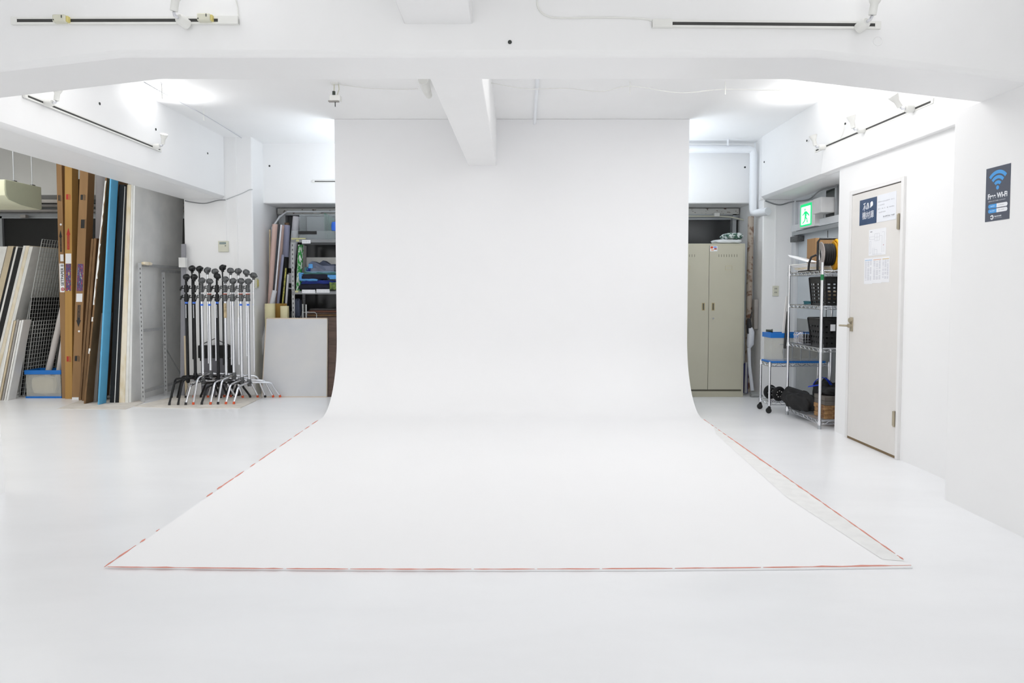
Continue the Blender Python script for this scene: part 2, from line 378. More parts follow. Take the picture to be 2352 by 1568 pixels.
# ================================================================ cyclorama
def cyc():
    prof = []
    for i in range(9): prof.append((3.14+(6.85-3.14)*i/8, .010, 0, 1))
    n = 22
    for i in range(1, n+1):
        t = math.pi/2*i/n
        y = 6.85+.70*math.sin(t); z = .010+.76*(1-math.cos(t))
        nx, nz = -math.sin(t), math.cos(t)
        prof.append((y, z, nx, nz))
    for z in (1.2, 1.9, 2.6, ZC-.002): prof.append((7.55, z, -1, 0))
    def ex(y, s):
        if y < 6.85: t = (y-3.14)/(6.85-3.14); return -1.857-.03*t if s < 0 else 1.835+.045*t
        t = (y-6.85)/.7; return -1.887-.016*t if s < 0 else 1.88+.022*t
    mb = MB(); vs = []; NX = 6; m = len(prof)
    for (y, z, ny, nz) in prof:
        th = .009 if z < .011 else .035
        for k in range(NX+1):
            x = ex(y, -1)+(ex(y, 1)-ex(y, -1))*k/NX
            bow = -.035*(1-(2*k/NX-1)**2) if y < 3.2 else 0
            vs.append((x, y+bow, z))
        for k in range(NX+1):
            x = ex(y, -1)+(ex(y, 1)-ex(y, -1))*k/NX
            bow = -.035*(1-(2*k/NX-1)**2) if y < 3.2 else 0
            vs.append((x, y+bow-ny*th, max(.0005, z-nz*th)))
    W = 2*(NX+1); fs = []
    for i in range(m-1):
        a = i*W; b = a+W
        for k in range(NX):
            fs.append((a+k, a+k+1, b+k+1, b+k)); fs.append((a+NX+1+k, b+NX+1+k, b+NX+2+k, a+NX+2+k))
        fs.append((a, b, b+NX+1, a+NX+1)); fs.append((a+NX, a+2*NX+1, b+2*NX+1, b+NX))
    for k in range(NX):
        fs.append((k, k+NX+1, k+NX+2, k+1)); e = (m-1)*W; fs.append((e+k, e+k+1, e+NX+2+k, e+NX+1+k))
    return mb.add(vs, fs)
cy = tag(cyc().build('cyclorama', CYC, sharp=50), 'large white painted cyclorama curving from the floor up to the ceiling', 'backdrop')
a, b = (1.86, 6.6), (1.835, 3.2)
MB().add([(1.868, 6.4, .0112), (1.832, 3.2, .0112), (1.74, 3.22, .0112), (1.68, 4.2, .0112), (1.74, 5.2, .0112), (1.80, 6.1, .0112)], [(0, 5, 4, 3, 2, 1)]).build('scuffed_band', DIRT, cy)

# ragged remains of red masking tape round the cyclorama's floor
def tape(name, label, A, B, w, gaps, bumps, seed):
    r = random.Random(seed); A, B = V(A), V(B); d = B-A; L = d.length; d.normalize(); nrm = V((-d.y, d.x, 0))
    t = thing('masking_tape', label, 'tape', (A+B)/2, 'red masking tape remains round the cyclorama floor')
    cuts = [0.0]
    for g0, g1 in gaps: cuts += [g0, g1]
    cuts.append(1.0)
    for a, b in zip(cuts[::2], cuts[1::2]):
        n = max(3, int((b-a)*L/.045)); up = []; lo = []
        for i in range(n+1):
            u = a+(b-a)*i/n; tp = .3 if i in (0, n) else 1; bw = w
            for b0, b1, k in bumps:
                if b0 <= u <= b1: bw = w*k
            q = A+d*u*L
            if 'front' in name: q = q+V((0, -.035*(1-(2*u-1)**2), 0))
            thin = .35 if r.random() < .22 else 1
            up.append(q+nrm*bw*tp*thin*r.uniform(.3, .6)); lo.append(q-nrm*w*tp*thin*r.uniform(.25, .5))
        m = MB(); k = len(up)
        m.add([v for p_ in zip(lo, up) for v in p_]+[v+V((0, 0, .0012)) for p_ in zip(lo, up) for v in p_],
              [(2*i, 2*i+2, 2*i+3, 2*i+1)[::-1] for i in range(k-1)]+[(2*k+2*i, 2*k+2*i+2, 2*k+2*i+3, 2*k+2*i+1) for i in range(k-1)]+[(2*i, 2*i+2, 2*k+2*i+2, 2*k+2*i) for i in range(k-1)]+[(2*i+1, 2*k+2*i+1, 2*k+2*i+3, 2*i+3) for i in range(k-1)])
        m.build('tape_strip', RED, t, smooth=False)
    return t
Z = .0104
tape('t', 'broken line of red tape along the cyclorama left floor edge', (-1.862, 3.13, Z), (-1.893, 6.75, Z), .013,
     [(.075, .085), (.10, .13), (.14, .30), (.325, .345), (.47, .50), (.53, .55), (.66, .68), (.77, .785), (.86, .875), (.92, .94)], [(.32, .36, 2.6)], 3)
tape('t', 'long red tape line along the cyclorama right floor edge', (1.838, 3.22, Z), (1.884, 6.8, Z), .012, [(.015, .02), (.78, .785), (.82, .825), (.86, .87), (.89, .90), (.93, .94)], [(.32, .34, 2.6), (.52, .56, 2.0)], 5)
tape('front', 'red tape line across the front floor edge of the cyclorama', (-1.85, 3.133, Z), (1.835, 3.15, Z), .011, [(.22, .224), (.30, .303), (.452, .455), (.53, .533), (.61, .613), (.70, .703), (.81, .813)], [(.06, .08, 1.5), (.86, .9, 1.8), (.93, .97, 2)], 8)

# ================================================================ door to the equipment store
dr = MB().box(2.905, 2.925, 5.235, 5.985, .02, 2.08).build('door_1', DOORP, origin=(2.915, 5.6, 0)); dr['kind'] = 'structure'
XD = 2.905
fr = MB(); fr.box(2.899, 2.93, 5.197, 5.232, 0, 2.12); fr.box(2.899, 2.93, 5.988, 6.025, 0, 2.12); fr.box(2.899, 2.93, 5.232, 5.988, 2.088, 2.12)
fr.build('door_frame', DFRAME, dr, bevel=.003)
MB().box(2.912, 2.928, 5.23, 5.99, 2.078, 2.09).build('door_gap', mat('door_shadow_gap', (70, 60, 50), .8), dr)
MB().box(2.905, 2.928, 5.23, 5.99, .001, .02).build('threshold', mat('brown_threshold', (120, 100, 70), .7), dr)
for z in (1.79, .30):
    h = MB(); h.cyl((2.896, 5.246, z-.06), (2.896, 5.246, z+.06), .008, n=10); h.box(2.897, 2.9045, 5.246, 5.275, z-.055, z+.055)
    h.build('hinge', BRASS, dr, label=None) if False else h.build('hinge', BRASS, dr)
hz = aX(1962, 745, XD).z
h = MB(); h.box(2.895, 2.905, 5.925, 5.965, hz-.06, hz+.06)
h.cyl((2.905, 5.945, hz+.035), (2.878, 5.945, hz+.035), .021); h.cyl((2.905, 5.945, hz-.012), (2.87, 5.945, hz-.012), .017)
h.build('lock_plate', BRASS, dr, bevel=.002)
h = MB(); h.tube([(2.905, 5.945, hz-.012), (2.852, 5.945, hz-.012), (2.848, 5.955, hz-.012), (2.846, 6.045, hz-.014)], .0085)
h.build('door_handle', BRASS, dr)

# papers taped on the door: y runs away from the camera, so text reads towards -y
def sheet(name, label, m, px, dz=.0006, cat='sign', X=XD):
    """px: lower far, lower near, upper near, upper far corners in the photo"""
    q = [aX(a, b, X-.0012) for a, b in px]
    yf = (q[0].y+q[3].y)/2; yn = (q[1].y+q[2].y)/2; z0 = (q[0].z+q[1].z)/2; z1 = (q[2].z+q[3].z)/2
    o = tag(MB().box(X-.0016, X-.0002, yn, yf, z0, z1).build(name, m), label, cat)
    return o, yf, yn, z0, z1
RT, UP = V((0, -1, 0)), V((0, 0, 1))
def dashes(parent, x, yf, yn, z, h, m, seed, dens=.75, name='printed_line'):
    r = random.Random(seed); mb = MB(); y = yf; s = abs(h)*.9
    while y-s > yn:
        w = s*r.uniform(.55, .9)
        if r.random() < dens:
            mb.box(x-.0004, x, y-w, y, z+h*r.uniform(0, .25), z+h*r.uniform(.7, 1))
        y -= s*1.12
    if mb.v: return mb.build(name, m, parent, smooth=False)
sg, yf, yn, z0, z1 = sheet('equipment_room_sign', 'navy sign with white pictograms and Japanese lettering at top of door', NAVY, [(1974, 519), (2013, 511), (2014, 451), (1975, 461)])
W_, H_ = yf-yn, z1-z0; xs = XD-.0018
def P2(u, v): return (xs, yf-u*W_, z0+v*H_)
ic = MB()
def poly(pts): ic.prism([P2(*p) for p in pts], (-.0004, 0, 0))
poly([(.23, .84), (.36, .86), (.36, .84), (.31, .82), (.31, .55), (.29, .55), (.29, .82), (.23, .8)])
for (a1, b1, a2, b2) in ((.30, .78, .20, .60), (.30, .78, .38, .61), (.24, .72, .36, .73), (.22, .66, .37, .67)):
    poly([(a1, b1), (a2, b2), (a2+.015, b2-.02), (a1+.02, b1)])
poly([(.45, .83), (.52, .84), (.58, .63), (.55, .63)]); poly([(.45, .83), (.47, .83), (.44, .60), (.40, .60)])
for t in (.8, .74, .68, .63): poly([(.44, t-.02), (.54, t), (.55, t-.02), (.43, t-.04)])
poly([(.64, .82), (.70, .86), (.76, .86), (.79, .80), (.79, .72), (.76, .68), (.70, .66), (.66, .62), (.64, .64)])
ic.build('pictogram', WHITEINK, sg, smooth=False)
text('機材庫', P2(.17, .22), RT, UP, H_*.3, W_*.68, WHITEINK, sg)
pf = mat('sign_gloss_patch', (98, 132, 176), .2)
sg2, yf2, yn2, a0, a1 = sheet('laminated_notice', 'glossy white notice with grey text beside the navy sign', FILM, [(2015, 511), (2057, 503), (2060, 438), (2015, 449)])
H2 = a1-a0
for i, (v, l) in enumerate(((.72, .95), (.60, .45), (.46, .95), (.33, .5))):
    dashes(sg2, XD-.0017, yf2-.012, yf2-.012-(yf2-yn2-.02)*l, a0+H2*v, H2*.055, GREYINK, 20+i)
dashes(sg2, XD-.0017, yf2-.09, yn2+.012, a0+H2*.15, H2*.06, mat('dark_grey_print', (140, 142, 148), .6), 31, .95)
MB().box(XD-.0017, XD-.0013, yn2+.012, yf2-.09, a0+H2*.12, a0+H2*.13).build('underline', GREYINK, sg2)
sg3, yf3, yn3, b0, b1 = sheet('floor_plan_sheet', 'white sheet printed with a faint floor plan on the door', PAPER, [(1995, 589), (2034, 583), (2036, 521), (1996, 529)])
mb = MB(); W3, H3 = yf3-yn3, b1-b0
def ln(u0, v0, u1, v1, t=.008):
    if u0 == u1: mb.box(XD-.002, XD-.0016, yf3-(u0+t)*W3, yf3-u0*W3, b0+v0*H3, b0+v1*H3)
    else: mb.box(XD-.002, XD-.0016, yf3-u1*W3, yf3-u0*W3, b0+v0*H3, b0+(v0+t)*H3)
for r_ in ((.05, .62, .35, .62), (.05, .62, .05, .72), (.05, .72, .35, .72), (.35, .55, .35, .82), (.35, .82, .62, .82), (.62, .55, .62, .82), (.35, .68, .62, .68), (.49, .55, .49, .82), (.35, .55, .62, .55),
           (.62, .72, .78, .72), (.78, .1, .78, .72), (.9, .1, .9, .85), (.78, .85, .9, .85), (.05, .1, .05, .55), (.14, .1, .14, .55), (.05, .1, .14, .1), (.05, .55, .14, .55), (.25, .04, .78, .04), (.25, .04, .25, .3), (.34, .04, .34, .3), (.5, .05, .5, .22), (.34, .22, .5, .22)):
    ln(*r_)
mb.build('plan_drawing', GREYINK, sg3, smooth=False)
MB().box(XD-.002, XD-.0016, yf3-.2*W3, yf3-.08*W3, b0+.9*H3, b0+.93*H3).build('plan_title', mat('dark_grey_print', (120, 120, 126), .6), sg3)
MB().box(XD-.002, XD-.0016, yf3-.89*W3, yf3-.84*W3, b0+.35*H3, b0+.38*H3).build('red_marker', mat('pale_red_print', (206, 160, 166), .6), sg3)
hd = [mat('pale_blue_print', (168, 198, 226), .6), mat('pale_orange_print', (224, 184, 160), .6), mat('amber_print', (214, 190, 140), .6)]
for i, (pxs, what) in enumerate((([(1985, 653), (2004, 651), (2004, 592), (1985, 593)], 'price list sheet with a pale blue heading'), ([(2004, 651), (2025, 649), (2025, 590), (2004, 592)], 'price list sheet with a pale orange heading'), ([(2025, 649), (2043, 647), (2043, 588), (2025, 590)], 'price list sheet with an amber heading'))):
    s_, ya, yb, c0, c1 = sheet('list_sheet', what+' on the door', PAPER, pxs)
    s_['group'] = 'list sheets taped on the door'; Wd, Hd = ya-yb, c1-c0
    MB().box(XD-.002, XD-.0016, ya-.92*Wd, ya-.08*Wd, c0+.9*Hd, c0+.93*Hd).build('heading', hd[i], s_)
    mb2 = MB()
    for k in range(22):
        z = c0+Hd*(.86-.034*k)
        if z < c0+.12*Hd: break
        for (u0, u1) in ((.1, .3), (.38, .62), (.7, .88)):
            if random.random() < .85: mb2.box(XD-.002, XD-.0016, ya-u1*Wd, ya-u0*Wd, z, z+Hd*.016)
    mb2.build('printed_table', mat('light_grey_print', (196, 196, 204), .6), s_, smooth=False)

# ================================================================ wireless network poster
XW = 2.637
po, yf, yn, z0, z1 = sheet('wifi_poster', 'dark slate poster reading Free Wi-Fi with blue signal arcs', SLATE, [(2263.6, 510), (2318, 502), (2322, 374), (2264.5, 389)], cat='poster', X=XW)
W_, H_ = yf-yn, z1-z0; xs = XW-.0018
c = V((xs, yf-.5*W_, z0+.61*H_))
def arcs(r0, r1, half):
    mb = MB(); n = 14; a = []; b = []
    for i in range(n+1):
        t = math.radians(-half+2*half*i/n)
        a.append(c+V((0, -math.sin(t)*r1, math.cos(t)*r1))); b.append(c+V((0, -math.sin(t)*r0, math.cos(t)*r0)))
    return mb.prism(a+b[::-1], (-.0004, 0, 0))
for k, (r0, r1) in enumerate(((.07, .13), (.165, .226), (.257, .322))):
    arcs(r0*H_, r1*H_, 47).build('signal_arc', SKYB, po, smooth=False)
MB().lathe([(.038*H_, 0), (.038*H_, .0005)], c, (-1, 0, 0), 24).build('signal_dot', SKYB, po)
text('Free Wi-Fi', P2(.10, .415), RT, UP, H_*.10, W_*.80, WHITEINK, po, bold=.035)
text('無料Wi-Fiがご利用いただけます', P2(.13, .362), RT, UP, H_*.022, W_*.7, WHITEINK, po)
for v in (.152, .242):
    def capsule(u0, u1, left):
        h = .074*H_/2; r = []; y0, y1 = yf-u0*W_, yf-u1*W_; zc = z0+v*H_+h
        for i in range(9):
            t = math.pi/2+math.pi*i/8
            r.append((xs, (y0-h if left else y1+h)+(-math.cos(t) if left else math.cos(t))*h, zc+math.sin(t)*h))
        r += [(xs, y1, zc-h), (xs, y1, zc+h)] if left else [(xs, y0, zc-h), (xs, y0, zc+h)]
        return MB().prism(r, (-.0003, 0, 0))
    capsule(.13, .48, True).build('label_pill', SKYB, po, smooth=False); capsule(.48, .92, False).build('value_pill', WHITEINK, po, smooth=False)
    dashes(po, xs-.0003, yf-.21*W_, yf-.42*W_, z0+(v+.03)*H_, .014*H_, WHITEINK, int(v*99), .9)
    dashes(po, xs-.0003, yf-.55*W_, yf-.82*W_, z0+(v+.03)*H_, .016*H_, GREYINK, int(v*77), .95)
cc = V((xs, yf-.30*W_, z0+.07*H_))
MB().torus(cc, (1, 0, 0), .05*W_, .018*W_, n=20, m=6, a0=-1.2, a1=4.2).build('round_emblem', WHITEINK, po)
text('Studio', P2(.42, .075), RT, UP, .022*H_, .34*W_, WHITEINK, po) if False else dashes(po, xs, yf-.4*W_, yf-.72*W_, z0+.07*H_, .024*H_, WHITEINK, 5, .95)
dashes(po, xs, yf-.4*W_, yf-.72*W_, z0+.045*H_, .010*H_, GREYINK, 6, .95)
# ================================================================ lighting tracks and spot lamps
def track(label, A, B, out, up=(0, 0, 1), w=.034, d=.016, group='lighting tracks on the beams', feed=None):
    """A,B ends on the beam face; out: direction off the face"""
    A, B, out, up = V(A), V(B), V(out), V(up); L = (B-A).normalized(); mid = (A+B)/2
    t = thing('lighting_track', label, 'lighting track', mid-up*w/2, group)
    rail = MB()
    for s in (-1, 1): rail.bar(A+up*s*w*.36+out*d/2, B+up*s*w*.36+out*d/2, d, w*.28, up)
    rail.bar(A+out*.0015, B+out*.0015, .003, w*.9, up)
    rail.build('rail', WHITEP, t)
    MB().bar(A+L*.03+out*(d*.72), B-L*.03+out*(d*.72), d*.4, w*.44, up).build('slot', DARKSLOT, t)
    for e, s in ((A, 1), (B, -1)):
        MB().bar(e+out*d*.55, e+L*s*.03+out*d*.55, d*1.1, w*1.05, up).build('end_cap', WHITEP, t, bevel=.002)
    if feed:
        e, s = (A, 1) if feed < 0 else (B, -1)
        MB().bar(e+out*d*.7, e+L*s*.10+out*d*.7, d*1.5, w*1.12, up).build('feed_box', WHITEP, t, bevel=.002)
    return t
YT = YF-.0005
A = aY(30, 50, YT); B = aY(550, 49, YT)
track('white lighting track on the front beam, top left', A, B, (0, -1, 0), feed=1, w=.036)
A2 = aY(1497, 56, YT); B2 = aY(2020, 60, YT)
track('white lighting track on the front beam, top right', A2, B2, (0, -1, 0), feed=-1, w=.036)
XL, XR = -3.4475, 2.925
A3 = aX(52, 218, XL); B3 = aX(368, 345, XL); zt = (A3.z+B3.z)/2
track('white lighting track along the left side beam', (XL, A3.y, A3.z), (XL, B3.y, B3.z), (1, 0, 0))
C3 = aX(1876, 347, 2.945); D3 = aX(2150, 231, 2.92)
track('white lighting track along the right side beam', (2.938, C3.y, C3.z), (2.917, D3.y, D3.z), (-1, 0, 0))
A4 = aY(718, 417, YBK); B4 = V((-1.2, YBK, A4.z))
track('short lighting track on the rear beam left of the cyclorama', A4, B4, (0, -1, 0), w=.028)

def spot(label, P, out, along, k, aim, power=0, R=.022, size=1.0, drop=.0):
    """P point on track; out = off the wall; along = sideways lean; aim = direction of the lamp head"""
    P, out, aim = V(P), V(out), V(aim).normalized()
    t = thing('spotlight', label, 'spotlight', P, 'spot lamps on the lighting tracks')
    q = P+out*.016
    ad = (out+V(along)*.9).normalized()
    MB().lathe([(.020, 0), (.026, .006), (.027, .05*size), (.02, .062*size)], q-ad*.004, ad, 16).build('adapter', WHITEP, t)
    j = q+ad*.062*size
    MB().tube([j-ad*.004, j+ad*.018, j+ad*.026+aim*.012], .008, 8).build('swivel_joint', CHROME, t)
    h = j+ad*.026+aim*.014
    MB().lathe([(.012, 0), (.0185, .002), (.0185, .052*size), (.024, .060*size), (.036, .092*size), (.037, .10*size), (.033, .10*size), (.030, .094*size)], h, aim, 20).build('lamp_head', WHITEP, t)
    MB().lathe([(.031, .0), (.031, .003)], h+aim*.0935*size, aim, 16).build('lens', mat('lamp_lens', (255, 252, 246), .4, emit=3.0, var=0), t)
    if power:
        l = bpy.data.lights.new('bulb', 'SPOT'); l.energy = power; l.spot_size = math.radians(135); l.spot_blend = 1.0; l.shadow_soft_size = .04; l.color = (1, 1, 1)
        o = bpy.data.objects.new('bulb', l); COL.objects.link(o); o.parent = t; o.location = (h+aim*.11*size)-P
        o.rotation_euler = (-aim).to_track_quat('Z', 'Y').to_euler()
    return t
SP = 18
spot('white spot lamp tilted up on the front beam track, upper left', aY(434, 60, YT), (0, -1, 0), (-.45, 0, .30), 1, (.22, -.1, 1), SP*.8)
spot('white spot lamp tilted up at the right end of front beam track', aY(1968, 68, YT), (0, -1, 0), (.32, 0, .25), 1, (.12, -.1, 1), SP*.8)
p = aX(100, 237, XL); spot('white spot lamp partly behind the haunch on left beam track', p, (1, 0, 0), (0, -.2, 0), 1, (.15, 0, 1), SP)
p = aX(350, 337, XL); spot('white spot lamp at the far end of left beam track', p, (1, 0, 0), (0, -.1, .1), 1, (.32, -.35, 1), SP)
p = aX(2103, 250, 2.92); spot('nearest of the three white spot lamps on right beam track', p, (-1, 0, 0), (0, 0, 0), 1, (-.65, 0, 1), SP)
p = aX(1990, 298, 2.928); spot('middle one of three white spot lamps on right beam track', p, (-1, 0, 0), (0, 0, .0), 1, (-.22, 0, 1), SP)
p = aX(1899, 338, 2.936); spot('farthest of the three white spot lamps on right beam track', p, (-1, 0, 0), (0, 0, 0), 1, (-.25, 0, 1), SP)
for i, (x, y, w) in enumerate(((148, 49, 'left'), (476, 46, 'right'))):
    P = aY(x, y, YT)
    t = thing('track_plug', ['yellowed cream track socket near the left end of top left track', 'yellowed cream track socket next to the feed box of top left track'][i], 'track adapter', P, 'sockets in the top left track')
    MB().box(P.x-.034, P.x+.030, P.y-.045, P.y-.008, P.z-.019, P.z+.019).build('body', CREAMP, t, bevel=.006)
    MB().box(P.x+.028, P.x+.040, P.y-.036, P.y-.010, P.z-.015, P.z+.015).build('release_tab', YELP, t, bevel=.004)
    MB().box(P.x+.012, P.x+.016, P.y-.0465, P.y-.044, P.z, P.z+.014).build('slit', HOLE, t)
    MB().box(P.x-.029, P.x-.024, P.y-.0465, P.y-.044, P.z-.012, P.z-.006).build('slit', HOLE, t)

# ================================================================ ceiling fittings, pipes, cables
def cable(name, label, pts, r, m, cat='cable', n=6):
    P = [V(p) for p in pts]; out = []
    for i in range(len(P)-1):
        p0 = P[max(i-1, 0)]; p1 = P[i]; p2 = P[i+1]; p3 = P[min(i+2, len(P)-1)]
        for k in range(6):
            t = k/6; out.append(.5*((2*p1)+(-p0+p2)*t+(2*p0-5*p1+4*p2-p3)*t*t+(-p0+3*p1-3*p2+p3)*t**3))
    out.append(P[-1])
    return tag(MB().tube(out, r, n).build(name, m), label, cat)
zc = ZC-.012
def cz(px, py, z=zc):
    d = ray(px, py); t = (z-CH)/d.z; return V((d.x*t, d.y*t, z))
cable('ceiling_cable', 'thin white cable slung below the ceiling left of the cyclorama', [cz(330, 188), cz(372, 212, 3.05), cz(420, 238), cz(466, 262, 3.05), cz(530, 301), cz(558, 319)], .004, GREYINK)
cable('ceiling_cable', 'white cable on cable clips under the ceiling right of the cyclorama', [cz(1126, 190, 3.06), cz(1210, 204, 3.04), cz(1300, 203, 3.05), cz(1380, 210, 3.03), cz(1450, 198, 3.05), cz(1560, 213, 3.03), cz(1660, 205, 3.05), cz(1760, 207, 3.05), cz(1880, 207, 3.05)], .0045, WHITEP)
cable('wall_cable', 'white cable looping down the right beam to the track end', [cz(1882, 207, 3.05), aX(1915, 225, 2.93), aX(1935, 262, 2.935), aX(1938, 300, 2.935), aX(1920, 330, 2.935), aX(1895, 343, 2.94)], .0045, WHITEP)
cable('wall_cable', 'white cable curving along the top of the front beam', [aY(1234, -8, YT-.004), aY(1236, 18, YT-.004), aY(1255, 36, YT-.004), aY(1290, 41, YT-.004), aY(1380, 40, YT-.004), aY(1470, 42, YT-.004), aY(1500, 48, YT-.004)], .0045, WHITEP)
cable('wall_cable', 'thin white cable dropping to the right end of top left track', [aY(540, -8, YT-.004), aY(546, 20, YT-.004), aY(547, 40, YT-.006)], .003, WHITEP)
cable('wall_cable', 'grey cable sagging under the left beam end across the column', [aX(425, 461, -3.93)*1, aY(440, 464, 8.40), aY(470, 467, 8.40), aY(500, 460, 8.40), aY(518, 459, 8.40)], .006, GREYMAT if False else mat('grey_cable', (130, 132, 134), .6))
cable('wall_cable', 'thin white cable rising across the white column face', [aY(520, 458, 8.42), aY(540, 450, 8.42), aY(558, 443, 8.42), aY(572, 436, 8.42), aY(580, 435, 8.42)], .005, mat('pale_grey_cable', (196, 198, 200), .6))
# ceiling conduit running to the cyclorama top
MB()
tag(MB().cyl(cz(1236, 150, 3.075), cz(1228, 283, 3.06), .016, n=14).build('ceiling_pipe', PIPEW), 'slim white pipe under the ceiling right of the centre beam', 'pipe')
# hanging hook boards on cables
for i, (x, y, l) in enumerate(((372, 212, 'white cable clip on the ceiling by the bright lamp glow'), (468, 264, 'white cable clip hanging lower on the left ceiling cable'))):
    p = cz(x, y, 3.05)
    tag(MB().box(p.x-.004, p.x+.004, p.y-.003, p.y+.003, 2.99, ZC).build('cable_clip', WHITEP), l, 'cable clip', 'clips on the ceiling cables')
for i, (x, y, l) in enumerate(((1447, 203, 'white cable clip above the middle of the cyclorama'), (1666, 204, 'white cable clip above the right part of the cyclorama'))):
    p = cz(x, y, 3.05)
    tag(MB().box(p.x-.004, p.x+.004, p.y-.003, p.y+.003, 3.0, ZC).build('cable_clip', WHITEP), l, 'cable clip', 'clips on the ceiling cables')
# ceiling bracket with cut wires and a screw, cyclorama top left
p = cz(770, 196, ZC-.02); by = p.y
t = thing('ceiling_fitting', 'old ceiling bracket with loose wires and screw above the cyclorama left corner', 'ceiling fitting', (p.x, p.y, ZC))
MB().box(p.x-.035, p.x+.03, by-.03, by+.03, ZC-.012, ZC).build('plate', WHITEP, t)
zz = lambda y: aY(770, y, by).z
MB().box(p.x-.045, p.x+.05, by-.03, by+.03, zz(232), zz(220)).build('bracket_box', WHITEP, t, bevel=.003)
MB().tube([(p.x-.008, by, ZC-.012), (p.x-.012, by, zz(212))], .006).build('rod', CREAMP, t)
MB().tube([(p.x+.03, by, ZC-.012), (p.x+.034, by, zz(205)), (p.x+.015, by, zz(219))], .005).build('wire_loop', CREAMP, t)
MB().lathe([(.014, 0), (.014, .03)], (p.x-.012, by-.005, zz(218)), (0, 0, 1), 12).build('dark_plug', mat('dark_green_plug', (58, 66, 58), .6), t)
MB().tube([(p.x-.002, by, zz(232)), (p.x-.002, by, zz(245))], .0045).build('screw', GREYM, t)
MB().box(p.x-.06, p.x+.03, by-.02, by+.02, zz(234), zz(231.5)).build('base_strip', GREYB, t)
cable('ceiling_cable', 'thin cable trailing right from the old ceiling bracket', [(p.x+.03, by, ZC-.012), cz(850, 203, ZC-.02), cz(930, 205, ZC-.012), cz(960, 204, ZC-.008)], .004, WHITEP)
# white fitting hanging beside the centre beam
a = cz(972, 182, 3.06); b = cz(985, 219, 3.04)
tag(MB().tube([a, a.lerp(b, .5)+V((0, 0, -.01)), b], [.045, .04, .03], 14).build('hanging_canvas_tube', mat('pale_tube', (226, 226, 222), .6)), 'pale rounded fitting under the ceiling just left of the centre beam', 'ceiling fitting')

# drain pipe in the rear right corner
zp = aY(1650, 343, 8.6).z; xp = 2.955; ze = aY(1727, 490, 8.6).z
tag(MB().tube([(1.95, 8.6, zp), (xp-.06, 8.6, zp), (xp-.018, 8.6, zp-.012), (xp, 8.6, zp-.06), (xp, 8.6, ze+.05), (xp+.006, 8.59, ze+.015), (xp+.03, 8.56, ze), (xp+.10, 8.36, ze)], [.045]*5+[.047]*3, 18).build('drain_pipe', PIPEW), 'fat white drain pipe bending down the rear right corner', 'pipe')
tag(MB().tube([(1.95, 8.72, zp+.055), (2.9, 8.72, zp+.055)], .02, 10).build('conduit', PIPEW), 'thin white pipe above the drain pipe under the ceiling', 'pipe')
tag(MB().tube([(3.03, 8.74, ZC), (3.03, 8.74, 2.3)], .016, 10).build('conduit', PIPEW), 'thin white upright conduit right of the drain pipe', 'pipe')
tag(MB().box(2.62, 2.635, 8.56, 8.58, zp+.04, ZC).build('pipe_hanger', PIPEW), 'small white hanger strap holding the drain pipe', 'pipe hanger')
tag(MB().tube([(2.94, 8.62, ze-.035), (2.925, 8.62, .02)], .036, 16).build('drain_pipe', RUST), 'peeling rusty drain pipe standing behind the locker', 'pipe')
tag(MB().tube([(2.995, 8.7, 1.95), (3.0, 8.7, 1.3), (3.005, 8.7, .98)], .011, 8).build('conduit', ALU), 'thin grey conduit beside the rusty drain pipe', 'pipe')
bx = aY(1733, 687, 8.6)
tag(MB().box(2.965, 3.012, 8.52, 8.6, aY(1733, 755, 8.6).z, bx.z).build('cable_box', GREYB, bevel=.004), 'narrow grey box on the wall behind the vacuum cleaner', 'cable box')

# ================================================================ column fittings
p = aY(514, 566, YCOL); t = thing('thermostat', 'cream wall controller with grey display on the white column', 'wall controller', (p.x, YCOL, p.z-.065))
MB().box(p.x-.062, p.x+.062, YCOL-.018, YCOL, p.z-.065, p.z+.065).build('case', CREAMP, t, bevel=.004)
MB().box(p.x-.045, p.x+.035, YCOL-.0195, YCOL-.017, p.z+.025, p.z+.052).build('display', mat('lcd_grey', (136, 150, 148), .4), t)
MB().box(p.x+.018, p.x+.036, YCOL-.0195, YCOL-.017, p.z+.005, p.z+.012).build('button', HOLE, t)
p2_ = aY(519, 553, YCOL)
tag(MB().box(p2_.x-.016, p2_.x+.012, YCOL-.008, YCOL, p2_.z, 2.36).build('cable_duct', WALL), 'slim white cable duct above the wall controller', 'cable duct')
p3_ = aY(541, 400, YCOL)
tag(MB().box(p3_.x-.014, p3_.x+.014, YCOL-.008, YCOL, .9, ZC).build('cable_duct', WALL), 'full height white cable duct right of the wall controller', 'cable duct')
p = aY(1781, 668, YCOL); t = thing('wall_socket', 'cream double wall socket on the right column', 'wall socket', (p.x, YCOL, p.z-.06))
MB().box(p.x-.036, p.x+.036, YCOL-.014, YCOL, p.z-.062, p.z+.062).build('plate', CREAMP, t, bevel=.003)
for s in (-.025, .02):
    MB().box(p.x-.012, p.x-.006, YCOL-.0155, YCOL-.013, p.z+s, p.z+s+.016).build('slot', HOLE, t); MB().box(p.x+.006, p.x+.012, YCOL-.0155, YCOL-.013, p.z+s, p.z+s+.016).build('slot', HOLE, t)
tag(MB().box(p.x-.016, p.x-.002, YCOL-.008, YCOL, p.z+.063, 2.36).build('cable_duct', WALL), 'slim white cable duct above the wall socket', 'cable duct')
p = aY(594, 650, 8.46)
t = thing('light_switch', 'cream light switch box on the column side beside the stands', 'light switch', (-3.12, 8.49, p.z-.06))
MB().box(-3.12, -3.095, 8.455, 8.53, p.z-.06, p.z+.06).build('box', CREAMP, t, bevel=.004)
MB().box(-3.095, -3.088, 8.47, 8.515, p.z-.04, p.z+.04).build('rocker', YELP, t, bevel=.002)

